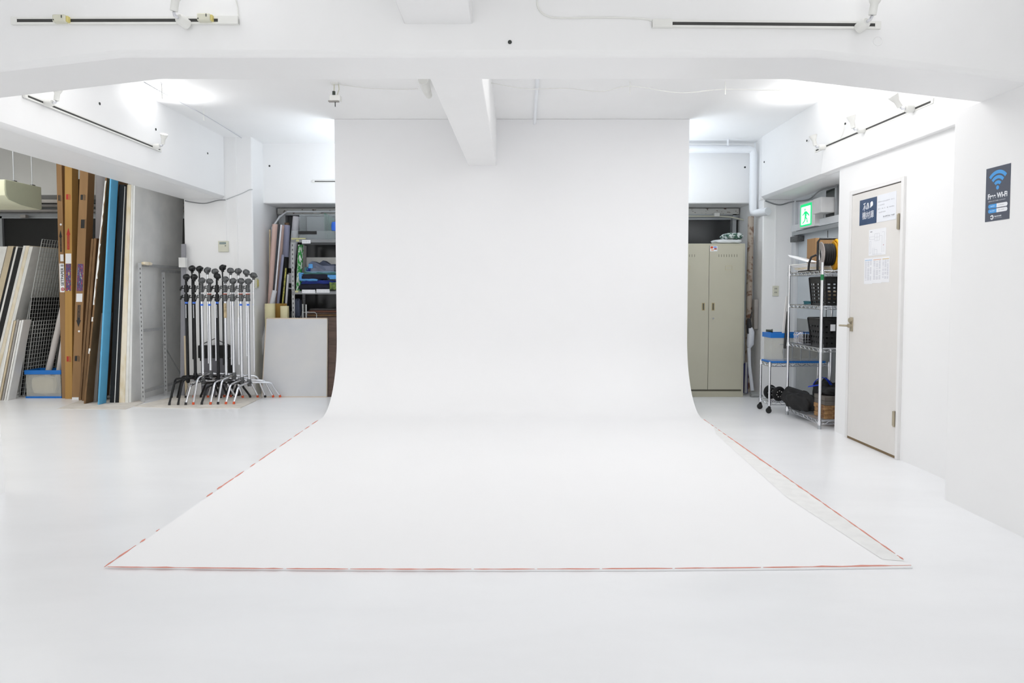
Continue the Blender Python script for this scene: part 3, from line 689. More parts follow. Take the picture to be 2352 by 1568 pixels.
# ================================================================ rear windows in the recesses
def window(name, x0, x1, z0, z1, gx0, gx1, gz0, gz1, glass):
    m = MB(); t = .045
    m.box(x0, x1, 9.27, 9.395, z1-.06, z1); m.box(x0, x0+.05, 9.27, 9.395, z0, z1); m.box(x1-.05, x1, 9.27, 9.395, z0, z1); m.box(x0, x1, 9.27, 9.395, z0, z0+.05)
    m.box(gx0-.07, gx1+.07, 9.31, 9.39, gz1, gz1+.035); m.box(gx0-.03, gx1+.03, 9.33, 9.39, gz1-.03, gz1+.0)
    m.box(gx0-.07, gx0, 9.31, 9.39, gz0, gz1+.035); m.box(gx1, gx1+.035, 9.31, 9.39, gz0, gz1+.035); m.box(gx1+.05, gx1+.075, 9.31, 9.39, gz0, gz1+.08)
    w = m.build(name, ALU, smooth=False); w['kind'] = 'structure'
    MB().box(gx0-.01, gx1+.01, 9.365, 9.385, gz0, gz1).build('pane', glass, w)
    return w
g0 = aY(1584, 557, 9.37); g1 = aY(1697, 503, 9.37)
w1 = window('window_2', 1.6, 2.97, .2, 2.33, 1.7, g1.x, 1.0, aY(1650, 500, 9.37).z, GLASSD)
MB().box(1.65, 3.0, 9.262, 9.28, 2.285, 2.36).build('shutter_rail', PEEL, w1)
c0 = aY(1645, 494, 9.25)
MB().box(c0.x-.03, c0.x+.04, 9.22, 9.28, c0.z-.02, c0.z+.03).build('latch_box', WHITEP, w1, bevel=.004)
tag(MB().tube([(1.7, 9.24, c0.z-.012), (c0.x+.06, 9.24, c0.z-.015), (c0.x+.2, 9.22, c0.z-.03), (c0.x+.36, 9.1, c0.z-.09), (c0.x+.4, 8.95, c0.z-.16)], .009, 8).build('hose', CREAMP), 'thin cream tube arching across the dark window above the locker', 'tube')
g2 = aY(655, 497, 9.37)
w2 = window('window_1', -3.05, -1.6, .2, 2.33, g2.x, -1.7, 1.0, aY(700, 489, 9.37).z, GLASSD)
MB().box(-3.1, -1.6, 9.262, 9.28, 2.285, 2.36).build('shutter_rail', PEEL, w2)
c1 = aY(729, 488, 9.25)
MB().box(c1.x-.045, c1.x+.045, 9.22, 9.28, c1.z-.018, c1.z+.018).build('latch_box', WHITEP, w2, bevel=.004)
tag(MB().tube([(-1.8, 9.2, aY(700, 485, 9.2).z), (-2.95, 9.2, aY(640, 486, 9.2).z), (-3.02, 9.1, aY(620, 498, 9.1).z), (-3.08, 9.0, aY(613, 522, 9.0).z), (-3.085, 9.0, aY(613, 600, 9.0).z), (-3.085, 9.0, aY(613, 674, 9.0).z)], .013, 10).build('conduit', PIPEW), 'white conduit bending down inside the left window recess', 'pipe')
g3 = aY(5, 490, 9.37)
w3 = window('window_3', -7.4, -4.1, .6, 2.42, -7.2, -4.3, .75, aY(60, 497, 9.37).z, GLASSK)
pp = aY(5, 520, 9.36); MB().box(pp.x-.025, pp.x+.02, 9.33, 9.38, .75, 2.3).build('mullion', ALU, w3)
c3 = aY(55, 497, 9.25); MB().box(c3.x-.03, c3.x+.04, 9.22, 9.28, c3.z-.02, c3.z+.02).build('latch_box', GREYB, w3)
struct('trim_15', MB().box(-7.6, -3.96, 9.2, 9.4, 2.42, 2.47), mat('grey_shutter_head', (120, 120, 116), .6))
for i, zz_ in enumerate((2.40, 2.34)):
    tag(MB().box(-7.5, -4.0, 9.16+.04*i, 9.26, zz_-.03, zz_).build('curtain_rail', GREYB), ['upper grey rail above the black window at far left', 'lower grey rail above the black window at far left'][i], 'rail', 'rails above the black window')

# ================================================================ hanging air conditioner
XA = -5.2; n0 = aX(17, 413, XA); f0 = aX(95, 430, XA); yn_, yf_ = n0.y, f0.y; zt = 2.415
ac = thing('air_conditioner', 'cream hanging air conditioner below the ceiling at far left', 'air conditioner', (XA-.5, (yn_+yf_)/2, 2.17))
prof = [(yn_-.03, zt), (yn_-.03, zt-.09), (yn_-.02, zt-.16), (yn_+.02, zt-.2), (yn_+.2, zt-.235), (yf_-.01, zt-.25), (yf_, zt-.24), (yf_, zt)]
MB().prism([(XA-.012, y, z) for y, z in prof], (.012, 0, 0)).build('end_panel', ACG, ac, bevel=.006)
MB().prism([(XA-1.1, y, z-.002) for y, z in prof], (1.088, 0, 0)).build('casing', ACL, ac, bevel=.01)
MB().box(XA-.98, XA-.1, yn_-.034, yn_-.026, zt-.13, zt-.06).build('air_outlet', DARKSLOT, ac)
for y in (yn_+.1, yn_+.38): MB().box(XA-.03, XA-.005, y, y+.05, zt, zt+.01).build('hanger_bracket', STEEL, ac)
for y in (yn_+.12, yn_+.40): MB().cyl((XA-.02, y, zt), (XA-.02, y, ZC), .005, n=8).build('hanging_rod', ALU, ac)
tag(MB().tube([(-7, 8.4, 2.36), (-5.3, 8.4, 2.34)], .022, 10).build('refrigerant_pipe', GREYB), 'grey pipe running behind the hanging air conditioner', 'pipe')

# ================================================================ boards, rolls and boxes stored at far left
GA = 'foam boards leaning at far left'
YA = 8.34
def lean(name, label, cat, m, pxt, w_px, dy, y0=YA, ht=1.8, dx=.49, group=None, pyt=560, skew=0):
    T = aY(pxt, pyt, y0); T2 = aY(pxt+w_px, pyt, y0); B = V((T.x-dx, y0, 0)); w_ = T2.x-T.x; T.x -= dx*(1.8-ht)/1.8*(1 if ht > 1.5 else 0); T.z = ht
    o = slab(B, T, w_, dy, skew).build(name, m, bevel=.0015)
    return tag(o, label, cat, group)
lean('foam_board', 'thick white foam board at the photo left edge', 'foam board', WHITEB, -22, 38, .9, group=GA)
lean('foam_board', 'beige foam board between the edge board and black board', 'foam board', TANB, 18, 13, .9, group=GA, ht=1.805)
lean('foam_board', 'thin black board between beige and thin white boards', 'foam board', BLACKB, 31.7, 4.5, .9, group=GA, ht=1.79)
lean('foam_board', 'thin white foam board between two black boards', 'foam board', WHITEB, 36.8, 4.4, .9, group=GA)
lean('foam_board', 'thick black foam board among the white leaning boards', 'foam board', BLACKB, 41.6, 11, .9, group=GA, ht=1.785)
lean('foam_board', 'white foam board touching the thick black board', 'foam board', WHITEB, 53, 6, .9, group=GA, ht=1.81)
lean('foam_board', 'yellowed foam board between two white leaning boards', 'foam board', FOAME, 59.4, 7.6, .9, group=GA, ht=1.81)
lean('foam_board', 'outermost white foam board with broad grey lit face', 'foam board', WHITEB, 67.4, 8, .9, group=GA, ht=1.8)
GBp = 'short boards leaning at far left'
YB = 8.05
for i, (pt, w, l, m, h) in enumerate(((27, 4, 'short white board, leftmost beside the wire grids', WHITEB, .93), (32.5, 4, 'short cream board second in the low stack', TANB, .925), (39, 4.5, 'short greyish board in the middle of the low stack', GREYB, .94),
                                      (45, 3.5, 'short white board with curled top in the low stack', WHITEB, .93), (50, 4.5, 'short pale grey board at the right of the low stack', GREYPAN, .935))):
    lean('leaning_board', l, 'board', m, pt, w, .13, y0=YB, ht=h, dx=.21, pyt=738, group=GBp)
def wiregrid(label, B, T, dy, nz, ny, group='white wire grid panels'):
    B, T = V(B), V(T); d = V((0, dy, 0)); t = thing('wire_grid', label, 'wire grid panel', B, group)
    MB().tube([B, T, T+d, B+d, B], .0045, 6).build('frame', WIREW, t)
    m = MB()
    for i in range(1, nz):
        q = B.lerp(T, i/nz); m.tube([q, q+d], .0025, 4, cap=False)
    for i in range(1, ny):
        m.tube([B+d*i/ny, T+d*i/ny], .0025, 4, cap=False)
    m.build('mesh', WIREW, t, smooth=False)
    return t
T = aY(97, 549, 8.36); wiregrid('tall white wire grid rising above the leaning boards', (T.x-.41, 8.36, .008), (T.x, 8.36, T.z), .62, 36, 13)
T = aY(73, 682, 8.33); wiregrid('mid height white wire grid in front of dark gap', (aY(45.5, 911, 8.33).x, 8.33, .008), (T.x, 8.33, T.z), .60, 24, 13)
T = aY(77, 737, 8.32); wiregrid('lowest white wire grid with thick white edge', (aY(55, 911, 8.32).x, 8.32, .008), (T.x, 8.32, T.z), .42, 18, 9)
# black board behind grids
T = aY(70.5, 684, 8.34); tag(slab((aY(43, 911, 8.34).x, 8.34, 0), (T.x, 8.34, 1.19), .004, .60).build('leaning_board', BLACKB), 'black board leaning behind the white wire grids', 'board')
# crate with rolls
p0 = fl(68, 912); x0 = p0.x; y0 = 8.21; x1 = aY(141, 880, y0).x
cr = thing('storage_crate', 'clear plastic crate with blue rims holding two pale rolls', 'storage crate', ((x0+x1)/2, y0+.13, 0))
zt_ = aY(100, 850, y0).z
m = MB(); m.box(x0+.015, x1-.015, y0+.008, y0+.012, .02, zt_-.03); m.box(x0+.015, x1-.015, y0+.25, y0+.254, .02, zt_-.03); m.box(x0+.012, x0+.016, y0+.01, y0+.25, .02, zt_-.03); m.box(x1-.016, x1-.012, y0+.01, y0+.25, .02, zt_-.03)
m.build('clear_walls', CLEARP, cr)
m = MB(); m.box(x0, x1, y0-.004, y0+.014, zt_-.05, zt_); m.box(x0, x1, y0+.25, y0+.266, zt_-.05, zt_); m.box(x0, x0+.02, y0+.01, y0+.26, zt_-.05, zt_); m.box(x1-.02, x1, y0+.01, y0+.26, zt_-.05, zt_)
m.build('rim', BLUEL, cr, bevel=.003)
MB().box(x0+.005, x1-.005, y0, y0+.26, 0, .022).build('base', BLUEL, cr, bevel=.003)
tag(MB().lump((x0+.19, y0+.075, .145), (.28, .075, .20), 3, .1).build('plastic_bag', mat('beige_plastic_bag', (222, 212, 190), .5, bump=.3)), 'crumpled beige bag inside the blue rimmed crate', 'bag')
for i, (bx_, tx_, ty_, r) in enumerate(((108, 146, 700, .034), (132, 152, 740, .03))):
    b = aY(bx_, 862, 8.40); b.z = .06+.01*i; T = aY(tx_, ty_, 8.43)
    B_ = b.copy(); B_.x = aY(bx_-(7 if i == 0 else 3), 900, 8.40).x
    tag(MB().tube([B_, T], r, 16).build('paper_roll', TUBEP), ['longer pearly paper roll leaning out of the blue rimmed crate', 'shorter pearly paper roll leaning out of the blue rimmed crate'][i], 'paper roll', 'rolls in the blue rimmed crate')
# long cardboard boxes
def longbox(label, m, px_b, px_t, y0, dy, marks, top=2.78, zoff=0.0, py_b=917):
    xb0, xb1 = aY(px_b[0], py_b, y0).x, aY(px_b[1], py_b, y0).x
    zt = aY(150, 377, y0).z; xt0, xt1 = aY(px_t[0], 377, y0).x, aY(px_t[1], 377, y0).x
    k = (top)/zt; xT = xb0+(xt0-xb0)*k; w = (xb1-xb0+xt1-xt0)/2
    o = tag(slab((xb0, y0, zoff), (xT, y0, top), w, dy).build('long_cardboard_box', m, bevel=.002), label, 'cardboard box', 'long cardboard boxes standing at far left')
    def at(u, py):
        z = aY(150, py, y0).z; return V((xb0+(xT-xb0)*z/top+u*w, y0-.0008, z))
    up = V((xT-xb0, 0, top)).normalized(); rt = V((1, 0, 0))
    for mk in marks: marker(o, mk, at, up, rt, w, y0)
    return o
def quadmark(o, name, m, at, u0, u1, pa, pb, d=.0004, lab=None):
    a, b = at(u0, pb), at(u1, pb); c, e = at(u1, pa), at(u0, pa)
    k = MB().prism([q-V((0, d, 0)) for q in (a, b, c, e)], (0, .0007, 0)).build(name, m, o, smooth=False); return k
def marker(o, mk, at, up, rt, w, y0):
    k = mk[0]
    if k == 'label': quadmark(o, 'white_label', PAPER, at, mk[1], mk[2], mk[3], mk[4]); 
    elif k == 'rainbow': quadmark(o, 'colour_print', RAINB, at, mk[1], mk[2], mk[3], mk[4])
    elif k == 'logo':
        quadmark(o, 'square_logo', mk[5], at, mk[1], mk[2], mk[3], mk[4])
        mid = (mk[3]+mk[4])/2
        for j in range(3):
            u = mk[2]+.08+.09*j
            if u < .95: quadmark(o, 'printed_line', mk[5], at, u, u+.035, mk[3]-1+j, mk[4]+1)
    elif k == 'arrow':
        m, dirn, pa, pb = mk[1], mk[2], mk[3], mk[4]; h = abs(pb-pa)
        if dirn > 0: pts = [(.5, pa), (.22, pa+16), (.33, pa+16), (.33, pb), (.67, pb), (.67, pa+16), (.78, pa+16)]
        else: pts = [(.5, pb), (.78, pb-16), (.67, pb-16), (.67, pa), (.33, pa), (.33, pb-16), (.22, pb-16)]
        MB().prism([at(u, p)-V((0, .0004, 0)) for u, p in pts], (0, .0007, 0)).build('arrow', m, o, smooth=False)
        p_ = at(.60, pb-3 if dirn > 0 else pb-22); p_.y = y0-.0018
        hh = (at(.5, pa).z-at(.5, pb).z)*.58
        text('STORE UPRIGHT', p_, up, -rt, w*.16, hh, mat('faded_ink', (150, 116, 84), .8), o)
    elif k == 'hole':
        c = at(mk[1], mk[2]); MB().cyl(c-V((0, .001, 0)), c+V((0, .001, 0)), .012, n=16).build('white_plug', PAPER, o)
    elif k == 'setpaper':
        quadmark(o, 'printed_label', PAPER, at, .12, 1.0, 605, 671)
        p_ = at(.92, 656); p_.y = y0-.0018
        hh = at(.5, 608).z-at(.5, 656).z
        text('SETPAPER II', p_, up, -rt, w*.55, hh, BLACKINK, o, bold=.02)
        c = at(.66, 664); MB().torus(c-V((0, .001, 0)), (0, 1, 0), .017, .004, n=20, m=6).build('round_emblem', REDINK, o)
        MB().cyl(c-V((0, .0012, 0)), c, .008).build('emblem_dot', REDINK, o)
longbox('leftmost long cardboard box with a black arrow and SETPAPER label', CARD, (142.5, 148.6), (129, 147.4), 8.2, .10,
        [('logo', .25, .5, 448, 461, BLACKINK), ('hole', .6, 515.5), ('arrow', BLACKINK, 1, 528, 578), ('label', .35, .95, 584, 600), ('setpaper',)], top=2.80)
longbox('yellowish long cardboard box with a red arrow', CARDY, (149.5, 165), (148.5, 166), 8.16, .12,
        [('logo', .2, .5, 446, 458, REDINK), ('arrow', REDINK, 1, 523, 573), ('label', .1, .9, 582, 605), ('rainbow', .12, .86, 606, 668), ('logo', .25, .52, 818, 830, REDINK)], top=2.78)
longbox('long brown cardboard box with an upside down black arrow', CARD, (164.5, 183), (184, 204), 8.14, .13,
        [('logo', .2, .5, 447, 459, BLACKINK), ('label', .0, .0, 1, 2), ('rainbow', .15, .85, 606, 668), ('label', .12, .85, 674, 693), ('arrow', BLACKINK, -1, 700, 751), ('hole', .6, 760.5), ('logo', .2, .5, 817, 829, BLACKINK)][0:1] +
        [('rainbow', .15, .85, 606, 668), ('label', .12, .85, 674, 693), ('arrow', BLACKINK, -1, 700, 751), ('hole', .6, 760.5), ('logo', .2, .5, 817, 829, BLACKINK), ('logo', .35, .8, 504, 524, BLACKINK), ('label', .05, .85, 912, 918)], top=2.74, zoff=0)
tag(slab((aY(175, 900, 8.36).x, 8.36, 0), (aY(168, 377, 8.36).x, 8.36, 2.6), .1, .1).build('long_cardboard_box', mat('dark_gap_brown', (104, 80, 44), .8, var=.08)), 'dark brown slab set back in the gap between the boxes', 'cardboard box')  # dark brown slab filling the gap between second and third box
# white tube behind the brown boards
tag(MB().tube([aY(226, 925, 8.52)+V((0, 0, .05)), aY(231, 395, 8.52)], .048, 18).build('paper_roll', TUBEW), 'tall white paper roll standing behind the brown boards', 'paper roll')
def stack_board(name, label, cat, m, b0, b1, t0, t1, y0, dy, top, group=None):
    B0, B1 = aY(b0, 925, 7.86).x, aY(b1, 925, 7.86).x; k0, k1 = aY(t0, 425, 7.86), aY(t1, 425, 7.86); r = top/k0.z
    T0, T1 = B0+(k0.x-B0)*r, B1+(k1.x-B1)*r
    mb = MB().hexa([(B0, y0, 0), (B1, y0, 0), (B1, y0+dy, 0), (B0, y0+dy, 0), (T0, y0, top), (T1, y0, top), (T1, y0+dy, top), (T0, y0+dy, top)])
    return tag(mb.build(name, m, bevel=.001), label, cat, group)
def stand_board(name, label, cat, m, b, t, y0, dy, wb, top, group=None, ptop=None, skew=0):
    B = aY(b, 925, y0); B.z = 0; k = aY(t, ptop or 430, y0); kz = k.z
    xT = B.x+(k.x-B.x)*top/kz; w = aY(b+wb, 925, y0).x-B.x
    return tag(slab((B.x, y0, 0), (xT, y0, top), w, dy, skew).build(name, m, bevel=.0012), label, cat, group)
GC = 'tall boards standing left of the column'
stand_board('fibre_board', 'short brown fibreboard, leftmost and set back', 'board', CARDD, 181, 210, 8.05, .5, 5, 1.87, GC, 545)
stand_board('fibre_board', 'second short brown fibreboard beside the taller one', 'board', CARDD, 187.5, 216, 7.98, .5, 6, 1.87, GC, 545)
stand_board('fibre_board', 'tall torn brown fibreboard left of the blue board', 'board', CARDD, 192, 240, 7.78, .42, 4, 2.62, GC)
TBR = bpy.context.scene.objects['fibre_board.002']
for (pa, pb, w) in ((415, 560, 3.5), (560, 640, 4.5), (640, 700, 3), (728, 738, 3.5), (800, 812, 4)):
    def ex_(py):
        u = (925-py)/(925-430); return 192+(240-192)*u
    r_ = random.Random(pa); n_ = max(3, (pb-pa)//9); L_ = []; R_ = []
    for i_ in range(n_+1):
        py_ = pa+(pb-pa)*i_/n_; L_.append(aY(ex_(py_)-.4, py_, 7.778)); R_.append(aY(ex_(py_)+w*r_.uniform(.45, 1), py_, 7.778))
    MB().prism(L_+R_[::-1], (0, .003, 0)).build('torn_white_edge', WHITEB, TBR, smooth=False)
stand_board('grey_board', 'low grey board edge showing left of the blue board', 'board', GREYB, 214.5, 227, 7.92, .2, 7, 1.02, GC, 745)
stand_board('blue_foam_board', 'tall sky blue foam board', 'foam board', BLUEB, 224, 251, 7.72, .135, 3.8, 2.62, GC)
stack_board('foam_board', 'tall black foam board right of the blue board', 'foam board', BLACKB, 252, 262, 273, 286, 7.86, .5, 2.46, GC)
stack_board('foam_board', 'very thin white board sandwiched between black boards', 'foam board', WHITEB, 262.2, 264.2, 286.2, 287.5, 7.86, .5, 2.44, GC)
stack_board('foam_board', 'tall black board beside the yellowed foam board', 'foam board', BLACKB, 264.4, 271.8, 287.7, 290.8, 7.86, .5, 2.44, GC)
stack_board('foam_board', 'tall yellowed foam board with flaking edge', 'foam board', FOAME, 272, 285, 291, 299.6, 7.87, .8, 2.46, GC)
stack_board('foam_board', 'tall white board between the yellowed one and grey sheet', 'foam board', WHITEB, 285.3, 292.6, 299.8, 303.5, 7.875, .95, 2.47, GC)
stack_board('grey_board', 'large scuffed grey sheet facing right beside the column', 'board', GREYPAN, 292.9, 298.5, 303.8, 308, 7.88, 1.15, 2.6, GC)
for i, (b, py) in enumerate(((222, 828),)):
    p = aY(b, py, 7.7)
    tag(MB().box(p.x-.03, p.x+.0, 7.82, 7.835, p.z-.06, p.z+.09).build('blue_tape_patch', BLUEB), 'torn light blue tape patch on the grey board edge', 'tape')
# slotted angle rack frame leaning on the grey panel
XG = -4.225
fr = thing('slotted_angle_frame', 'grey slotted angle steel shelf frame leaning against the grey panel', 'shelf frame', (XG, 8.4, 0))
ups = [(7.98, 605), (8.42, 625), (8.9, 625)]
a1 = aX(309, 921, XG); a2 = aX(317, 604, XG); b1 = aX(367, 903, XG); b2 = aX(371, 625, XG)
YU = [a2.y, b2.y, 8.92]; ZU = [a2.z, b2.z, b2.z]
for y, z in zip(YU, ZU):
    MB().box(XG, XG+.003, y, y+.032, 0.002, z).build('upright', GALV, fr)
    MB().box(XG+.003, XG+.04, y-.0005, y+.0025, 0.002, z).build('upright_flange', GALV, fr)
    k = MB(); zz_ = .06
    while zz_ < z-.05: k.box(XG+.018, XG+.026, y-.0012, y+.0, zz_, zz_+.022); zz_ += .05
    k.build('slots', DARKSLOT, fr)
for z0_, y0_, y1_ in ((ZU[0]-.02, YU[0], 8.95), (ZU[0]-.075, YU[1]-.02, 8.95), (aX(345, 757, XG).z, YU[0], YU[1]+.06), (.12, YU[0], 8.95)):
    MB().box(XG+.003, XG+.006, y0_, y1_, z0_-.017, z0_+.017).build('cross_rail', GALV, fr)
p = aX(373, 789, XG); q = aX(415, 861, XG)
MB().bar((XG+.007, p.y, p.z), (XG+.007, q.y, q.z), .003, .02).build('brace', GALV, fr)
tag(MB().lump((XG+.03, YU[0]+.13, ZU[0]-.0), (.05, .16, .035), 4, .2).build('rag', FOAME), 'scrap of beige foam on top of the angle frame', 'scrap')
p = aY(418, 602, 8.30); tag(MB().box(p.x-.03, p.x+.045, 8.28, 8.34, p.z-.06, p.z+.055).build('wall_box', GREYPAN) , 'small white box fixed at the column left edge', 'wall box')
# floor boards under the stored things
m = MB(); q = [fl(132, 939), fl(288, 940), fl(330, 925), fl(300, 905), fl(190, 918)]
tag(m.prism([V((v.x, v.y, .0003)) for v in q], (0, 0, .004)).build('floor_mat', KRAFTMAT), 'thin worn sheet on the floor under the tall boards', 'floor mat')
m = MB(); q = [fl(308, 934), fl(430, 938), fl(552, 937.5), fl(594, 920), fl(600, 908), fl(425, 905)]; q[3].x = -2.96; q[4].x = -2.98
mt = tag(m.prism([V((v.x, min(v.y, 8.41), .0003)) for v in q], (0, 0, .009)).build('floor_board', KRAFTMAT), 'flat pale board on the floor under the light stands', 'floor board')

# ================================================================ light stands
def make_stand(black, heads, hub, orange, sticker, rust=0):
    steel = BLACKM if black else CHROME; cast = BLACKM if black else GREYM
    t = thing('light_stand', '', 'light stand', (0, 0, 0), 'light stands with grip heads on the floor board'); ORIG[t.name] = (0, 0, 0)
    zc1 = 1.14
    MB().cyl((0, 0, hub-.05), (0, 0, zc1), .0165, n=12).build('column', steel, t)
    MB().cyl((0, 0, zc1), (0, 0, heads[0]-.02), .0115, n=10).build('riser', steel, t)
    hb = MB().lathe([(.017, hub-.045), (.0225, hub-.035), (.0245, hub+.0), (.0225, hub+.025), (.0175, hub+.04)], (0, 0, 0), (0, 0, 1), 14).build('hub', cast, t)
    MB().tube([(.015, -.012, hub), (.04, -.036, hub)], [.007, .009], 8).build('hub_knob', cast, hb)
    for a in (262, 30, 148):
        c, s = math.cos(math.radians(a)), math.sin(math.radians(a))
        pts = [(.02, hub), (.14, hub-.008), (.222, hub-.018), (.244, hub-.028), (.26, hub-.046), (.272, hub-.074), (.340, .024)]
        lg = MB().tube([(c*r, s*r, z) for r, z in pts], .0118, 10).build('leg', steel, t)
        MB().tube([(c*.339, s*.339, .026), (c*.346, s*.346, .0)], .0135, 10).build('foot_cap', ORANGE if orange else BLACK, lg)
    for k, z in enumerate((zc1+.0, zc1+.105)):
        col = MB().lathe([(.022, z), (.026, z+.012), (.024, z+.03), (.021, z+.04), (.023, z+.075), (.019, z+.085)], (0, 0, 0), (0, 0, 1), 14).build('collar', cast, t)
        q = MB(); q.tube([(-.015, -.01, z+.045), (-.045, -.015, z+.045)], .006, 8); q.tube([(-.03, -.02, z+.075), (-.046, -.026, z+.055), (-.054, -.03, z+.02)], [.008, .012, .009], 8)
        q.build('t_handle', cast, col)
    def head(x, y, z, tilt, flip):
        d = V((flip*.76*math.cos(tilt), -.65, math.sin(tilt))).normalized()
        g = MB(); o = V((x, y, z)); g.lathe([(.018, -.026), (.033, -.023), (.034, -.011), (.028, -.008), (.028, -.003), (.035, 0), (.035, .013), (.028, .018), (.02, .03), (.013, .044)], o, d, 18); g.cyl(o-V((0, 0, .05)), o-V((0, 0, .02)), .016, n=10)
        gh = g.build('grip_head', cast, t)
        MB().lathe([(.012, .040), (.018, .047), (.015, .062), (.009, .077), (.004, .081)], o, d, 12).build('grip_knob', cast, gh)
    head(.012, -.012, heads[0]+.02, heads[2], 1)
    ax = .042
    MB().cyl((ax, .046, heads[5]), (ax+.006, .046, heads[1]-.01), .0085, n=8).build('gobo_arm', steel, t)
    head(ax+.012, .04, heads[1]+.01, heads[3], 1)
    if sticker:
        if black:
            MB().lathe([(.0172, 1.115), (.0172, 1.135)], (0, 0, 0), (0, 0, 1), 12).build('blue_band', BLUET, t)
            r = random.Random(3); q = MB(); z = 1.105
            while z > .96: q.box(-.004, .004, -.0178, -.0160, z-.012, z-.003); z -= .014
            q.build('white_lettering_strip', WHITEINK, t, smooth=False)
        else: MB().lathe([(.0172, 1.09), (.0172, 1.112)], (0, 0, 0), (0, 0, 1), 12).build('blue_band', BLUET, t)
    if rust: MB().lathe([(.0168, .95), (.0168, 1.12)], (0, 0, 0), (0, 0, 1), 12).build('worn_tape', mat('worn_tape', (196, 176, 140), .7, var=.2, scale=40), t)
    if orange: MB().lathe([(.0225, 1.222), (.0265, 1.225), (.0225, 1.229)], (0, 0, 0), (0, 0, 1), 12).build('orange_ring', ORANGE, t)
    return t
# px of column at mid height, lean, black, (z lower head, z upper head, tilts, arm offset, arm foot), hub, orange, sticker, label
ST = [
 (431.5, True, (1.40, 1.51, 0, .05, .045, .47), 0.252, False, True, 0, 'leftmost black light stand, first of the row'),
 (448, True, (1.40, 1.505, 0, .1, .045, .45), 0.279, False, True, 0, 'second black light stand from the left'),
 (465, False, (1.36, 1.49, .1, .25, .06, .42), 0.225, False, True, 0, 'silver light stand right of the two left black stands'),
 (482, False, (1.35, 1.475, -.1, 0, .06, .45), 0.305, True, True, 0, 'silver stand with orange feet left of middle black stand'),
 (499, True, (1.41, 1.52, -.2, .25, .05, .40), 0.198, False, True, 0, 'black light stand in the middle of the row'),
 (516.5, False, (1.375, 1.485, 0, -.15, .055, .4), 0.252, True, False, 1, 'silver light stand with worn tan tape on its column'),
 (533.5, False, (1.355, 1.48, .1, 0, .05, .40), 0.279, False, False, 0, 'silver light stand with black feet right of the taped one'),
 (551.5, False, (1.355, 1.465, -.1, -.35, .03, .5), 0.225, True, True, 0, 'second silver light stand from the right with orange feet'),
 (567.5, False, (1.35, 1.43, .05, -.15, .03, .32), 0.198, True, True, 0, 'rightmost silver light stand, last of the row'),
]
for i, (px, bl, hd_, hub, orr, stk, rust, lab) in enumerate(ST):
    t = make_stand(bl, hd_, hub, orr, stk, rust)
    x = aY(px, 760, 8.02).x; t.location = (x, 8.0+.008*i, .0095); t['label'] = lab
    t.rotation_euler = (0, 0, math.radians((-1, 1, 0, -1, 0, 1, 0, -1, 0)[i]))
# things behind the stands
cz_ = aY(492, 793, 8.33).z; xa, xb = aY(455, 800, 8.33).x, aY(528, 800, 8.33).x
t = thing('folding_case', 'black topped grey panel with a thin wire handle behind the stands', 'case', ((xa+xb)/2, 8.36, .0095))
MB().box(xa, xb, 8.32, 8.39, aY(492, 822, 8.33).z, cz_).build('black_top', BLACKC, t, bevel=.006)
MB().prism([(xa+.03, 8.33, aY(492, 822, 8.33).z), (xb-.06, 8.33, aY(492, 822, 8.33).z), (xb-.02, 8.33, .02), (xa-.02+.05, 8.33, .02)][::-1], (0, .04, 0)).build('grey_body', mat('dark_grey_panel', (108, 108, 114), .6), t)
MB().prism([(xb-.07, 8.325, aY(492, 822, 8.33).z), (xb+.01, 8.325, aY(492, 826, 8.33).z), (xb+.10, 8.325, .0105), (xb-.05, 8.325, .0105)][::-1], (0, .06, 0)).build('black_side', BLACKC, t)
MB().tube([(xa+.01, 8.35, cz_), ((xa+xb)/2, 8.35, aY(492, 778, 8.33).z), (xb-.01, 8.35, cz_)], .005, 6).build('wire_handle', BLACKM, t)
xx = aY(421, 800, 8.36).x
tag(slab((xx-.05, 8.36, .0095), (xx-.0, 8.36, aY(420, 560, 8.36).z), .045, .03).build('narrow_panel', mat('mid_grey_panel', (150, 150, 156), .6)), 'narrow grey panel standing against the column left corner', 'panel')
xx = aY(427, 850, 8.3).x
tag(MB().box(xx-.012, xx+.012, 8.29, 8.31, .0095, aY(427, 771, 8.3).z).build('stick', TANB), 'short pale wooden stick standing left of the stands', 'stick')
# ================================================================ left recess: panel, rolls, shelf
q0_ = fl(600, 912); q1_ = fl(750, 913); yD = 8.29
xa_, xb_ = aY(600, 905, yD).x, aY(751, 905, yD).x; zt = aY(670, 730, yD+.10).z; lean_ = .10
t = thing('diffusion_panel', 'large framed frosted sheet leaning in front of the shelf', 'panel', ((xa_+xb_)/2, yD, 0))
def lp(x, z, off=0.0): return V((x+(.006*z if x < -2.6 else 0), yD+lean_*z/zt+off, z))
xl = lambda z: xa_+.045*z/zt*.9
m = MB(); fw = .018
m.hexa([lp(xa_, 0), lp(xa_+fw, 0), lp(xa_+fw, 0, .03), lp(xa_, 0, .03), lp(xa_+.03, zt), lp(xa_+.03+fw, zt), lp(xa_+.03+fw, zt, .03), lp(xa_+.03, zt, .03)])
m.hexa([lp(xb_-fw*.6, 0), lp(xb_, 0), lp(xb_, 0, .03), lp(xb_-fw*.6, 0, .03), lp(xb_-.01-fw*.6, zt), lp(xb_-.01, zt), lp(xb_-.01, zt, .03), lp(xb_-.01-fw*.6, zt, .03)])
